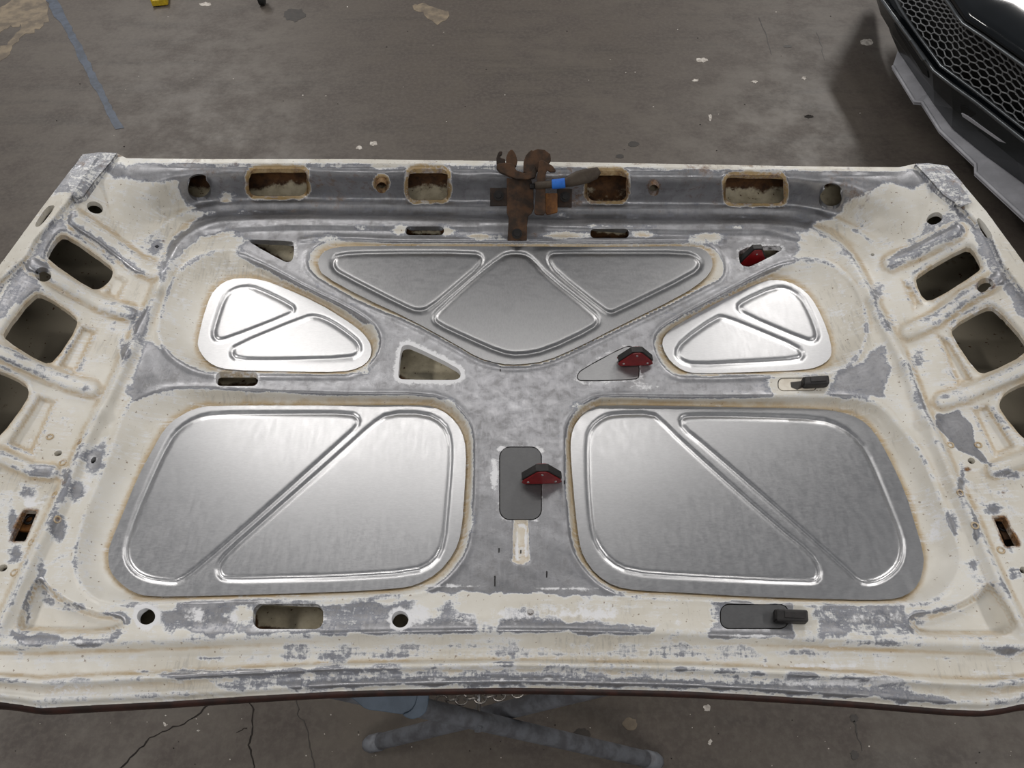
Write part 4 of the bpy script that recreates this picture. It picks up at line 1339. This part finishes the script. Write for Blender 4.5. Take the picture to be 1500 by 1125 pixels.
# ================================================================== THE PARKED CAR
Lsp0 = [(1307, 99), (1323, 125), (1339, 151), (1350, 152), (1376, 193), (1402, 218), (1428, 243), (1428, 255), (1500, 322), (1600, 415)]
Lsp1 = [(1318, 66), (1336, 96), (1352, 121), (1362, 136), (1391, 178), (1418, 202), (1444, 224), (1450, 232), (1510, 272), (1620, 352)]
LB = [(1288, -40), (1297, 20), (1306, 48), (1318, 75), (1370, 152), (1396, 186), (1445, 226), (1500, 266), (1620, 352)]
LM = [(1278, -32), (1294, 20), (1312, 50), (1335, 82), (1372, 130), (1400, 158), (1440, 192), (1495, 236), (1615, 330)]
LR_ = [(1268, -30), (1290, 0), (1308, 25), (1328, 52), (1368, 106), (1395, 127), (1430, 152), (1483, 194), (1610, 296)]
LG0 = [(1296, -30), (1318, 12), (1330, 30), (1347, 54), (1379, 97), (1408, 118), (1440, 142), (1500, 189), (1630, 292)]
LG1 = [(1362, -35), (1386, 0), (1394, 11), (1401, 22), (1411, 35), (1440, 54), (1465, 72), (1500, 97), (1650, 200)]
car = thing('parked_car', 'black parked car nose with honeycomb grille and grey splitter at upper right', 'car', at(1450, 150, 0.0) + np.array((.2, 0, 0)))


def W(line, z):
    return ray_pts(np.array(line, float), np.full(len(line), z))


def loft(lines, off=None):
    n = len(lines[0])
    Vv = np.vstack(lines)
    Ff = [[i * n + k, i * n + k + 1, (i + 1) * n + k + 1, (i + 1) * n + k] for i in range(len(lines) - 1) for k in range(n - 1)]
    return Vv, Ff


def shell(name, lines, mat, th_, smooth=False):
    Vv, Ff = loft(lines)
    o = mesh_obj(name, Vv, Ff, mat, car, smooth)
    m = o.modifiers.new('thickness', 'SOLIDIFY')
    m.thickness = th_
    m.offset = 0
    return o


zsp = .125
s0, s1 = W(Lsp0, zsp), W(Lsp1, zsp + .012)
shell('splitter', [s0, s1, s1 + np.array((.22, .02, .02))], M['splitter'], .014)
mesh_obj('splitter_lip', *tube(s0 + np.array((0, 0, .006)), .006, 8), M['splitter'], car, smooth=True)
bb, bm_, br = W(LB, .150), W(LM, .235), W(LR_, .315)
shell('bumper', [bb + np.array((.06, .01, -.01)), bb, bm_ + np.array((-.006, 0, 0)), br], M['carblack'], .01)
mesh_obj('bumper_trim', *tube(br + np.array((0, 0, .004)), .0075, 8), M['trim'], car, smooth=True)
g0, g1 = W(LG0, .335), W(LG1, .56)
shell('bumper_top', [br + np.array((.004, 0, -.008)), (br + g0) / 2 + np.array((.01, 0, -.02)), g0 + np.array((.004, 0, -.006))], M['carpaint'], .006)
mesh_obj('grille_frame', *tube(g0, .0065, 8), M['trim'], car, smooth=True)
mesh_obj('grille_frame', *tube(g1, .0065, 8), M['trim'], car, smooth=True)
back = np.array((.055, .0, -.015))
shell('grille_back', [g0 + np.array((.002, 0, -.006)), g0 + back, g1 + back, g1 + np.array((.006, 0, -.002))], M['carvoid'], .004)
# honeycomb
seg = np.r_[0, np.cumsum(np.linalg.norm(np.diff((g0 + g1) / 2, axis=0), axis=1))]
Lt = seg[-1]
wid = np.linalg.norm(g1 - g0, axis=1).mean()


def gpt(s_, w_):
    s_ = min(max(s_, 0), Lt)
    w_ = min(max(w_ / wid, 0.01), .99)
    a = np.array([np.interp(s_, seg, g0[:, k]) for k in range(3)])
    b = np.array([np.interp(s_, seg, g1[:, k]) for k in range(3)])
    return a + (b - a) * w_ + np.array((.012 + .02 * math.sin(w_ * math.pi), 0, -.004))


R_ = .0265
hx = R_ * math.sqrt(3)
parts, seen = [], set()
for j in range(int(wid / (1.5 * R_)) + 2):
    for i in range(int(Lt / hx) + 2):
        cx, cy = i * hx + (hx / 2 if j % 2 else 0), j * 1.5 * R_
        pt = [(cx + R_ * math.sin(math.radians(60 * k)), cy + R_ * math.cos(math.radians(60 * k))) for k in range(7)]
        for a, b in zip(pt[:-1], pt[1:]):
            key = (round((a[0] + b[0]) * 500), round((a[1] + b[1]) * 500))
            if key in seen:
                continue
            seen.add(key)
            mx_, my_ = (a[0] + b[0]) / 2, (a[1] + b[1]) / 2
            if not (0 < mx_ < Lt and 0 < my_ < wid):
                continue
            p, q = gpt(*a), gpt(*b)
            if np.linalg.norm(p - q) < 1e-4:
                continue
            parts.append(tube([p, q], .0027, 5, False))
Vh, Fh = joinvf(parts)
o = mesh_obj('honeycomb_grille', Vh, Fh, M['grille'], car, smooth=True)
h0 = g1 + np.array((.0, .0, .012))
h1 = g1 + np.array((.03, .005, .035))
h2 = g1 + np.array((.22, .02, .075))
h3 = g1 + np.array((.9, .05, .13))
shell('hood_panel', [h0, h1, h2, h3], M['carpaint'], .006, True)
# black slabs painted in for the shaded bumper openings, with their slim blades
def inset(name, px, mt, z0_, n, th_, par):
    return slab(name, px, z0_, n, th_, M[mt], par)


pA = at(1335, 75, .25)
nA = np.cross(at(1368, 106, .315) - at(1308, 25, .315), at(1335, 82, .235) - at(1328, 52, .315))
nA /= np.linalg.norm(nA)
if nA[0] > 0:
    nA = -nA
op = inset('bumper_opening_black', [(1309, 34), (1316, 44), (1358, 104), (1360, 114), (1352, 108), (1316, 50)], 'carvoid', pA + nA * .014, nA, .02, car)
inset('blade', [(1330, 59), (1334, 60), (1353, 88), (1350, 89)], 'trim', pA + nA * .018, nA, .005, op)
pB = at(1450, 195, .235)
nB = np.cross(at(1483, 194, .315) - at(1395, 127, .315), at(1440, 192, .235) - at(1430, 152, .315))
nB /= np.linalg.norm(nB)
if nB[0] > 0:
    nB = -nB
op = inset('bumper_opening_black', [(1406, 155), (1414, 156), (1440, 173), (1500, 216), (1560, 264), (1540, 262), (1480, 215), (1410, 170)], 'carvoid', pB + nB * .02, nB, .02, car)
inset('blade', [(1408, 166), (1416, 170), (1480, 214), (1540, 260), (1540, 263), (1478, 217), (1410, 171)], 'splitter', pB + nB * .024, nB, .005, op)
# underbody and side so the nose has a mass behind it
bx0 = np.array((1.95, 1.2, .16))
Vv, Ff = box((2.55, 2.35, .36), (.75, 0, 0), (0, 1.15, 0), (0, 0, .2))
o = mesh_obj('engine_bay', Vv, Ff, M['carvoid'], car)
bevel(o, .05, 3)

# ================================================================== FAR BITS OF SHOP GEAR
yj = thing('yellow_jack_foot', 'yellow channel-shaped metal foot on the floor at the top edge', 'jack foot', at(234, -4, 0))
c = at(234, -2, .03)
d = c - np.array((CAM[0], CAM[1], c[2]))
d[2] = 0
d = np.array((-.25, 1, 0)); d /= np.linalg.norm(d)
s = np.array((d[1], -d[0], 0))
e0 = at(235, 8, 0.004)
for nm, cc, ax, ay, az in (('base_plate', e0 + d * .12 + np.array((0, 0, .004)), s * .034, d * .12, (0, 0, .004)), ('flange', e0 + d * .12 - s * .034 + np.array((0, 0, .022)), s * .004, d * .12, (0, 0, .022)), ('flange', e0 + d * .12 + s * .034 + np.array((0, 0, .022)), s * .004, d * .12, (0, 0, .022)),
                            ('end_lip', e0 + np.array((0, 0, .014)), s * .034, d * .004, (0, 0, .014))):
    Vv, Ff = box(cc, ax, ay, az)
    o = mesh_obj(nm, Vv, Ff, M['yellow'], yj)
    bevel(o, .0015, 2)
cw = at(383, -2, .03)
cs = thing('caster_wheel', 'small black caster wheel at the top edge of the floor', 'caster', np.array((cw[0], cw[1], 0)))
wv, wf = tube([cw + np.array((-.014, 0, 0)), cw + np.array((-.011, 0, 0)), cw + np.array((.011, 0, 0)), cw + np.array((.014, 0, 0))], [.026, .030, .030, .026], 24)
mesh_obj('tyre', wv, wf, M['tyre'], cs, smooth=True)
wv, wf = box(cw + np.array((0, .005, .04)), (.018, 0, 0), (0, .012, 0), (0, 0, .035))
o = mesh_obj('fork', wv, wf, M['boltm'], cs)
bevel(o, .004, 2)
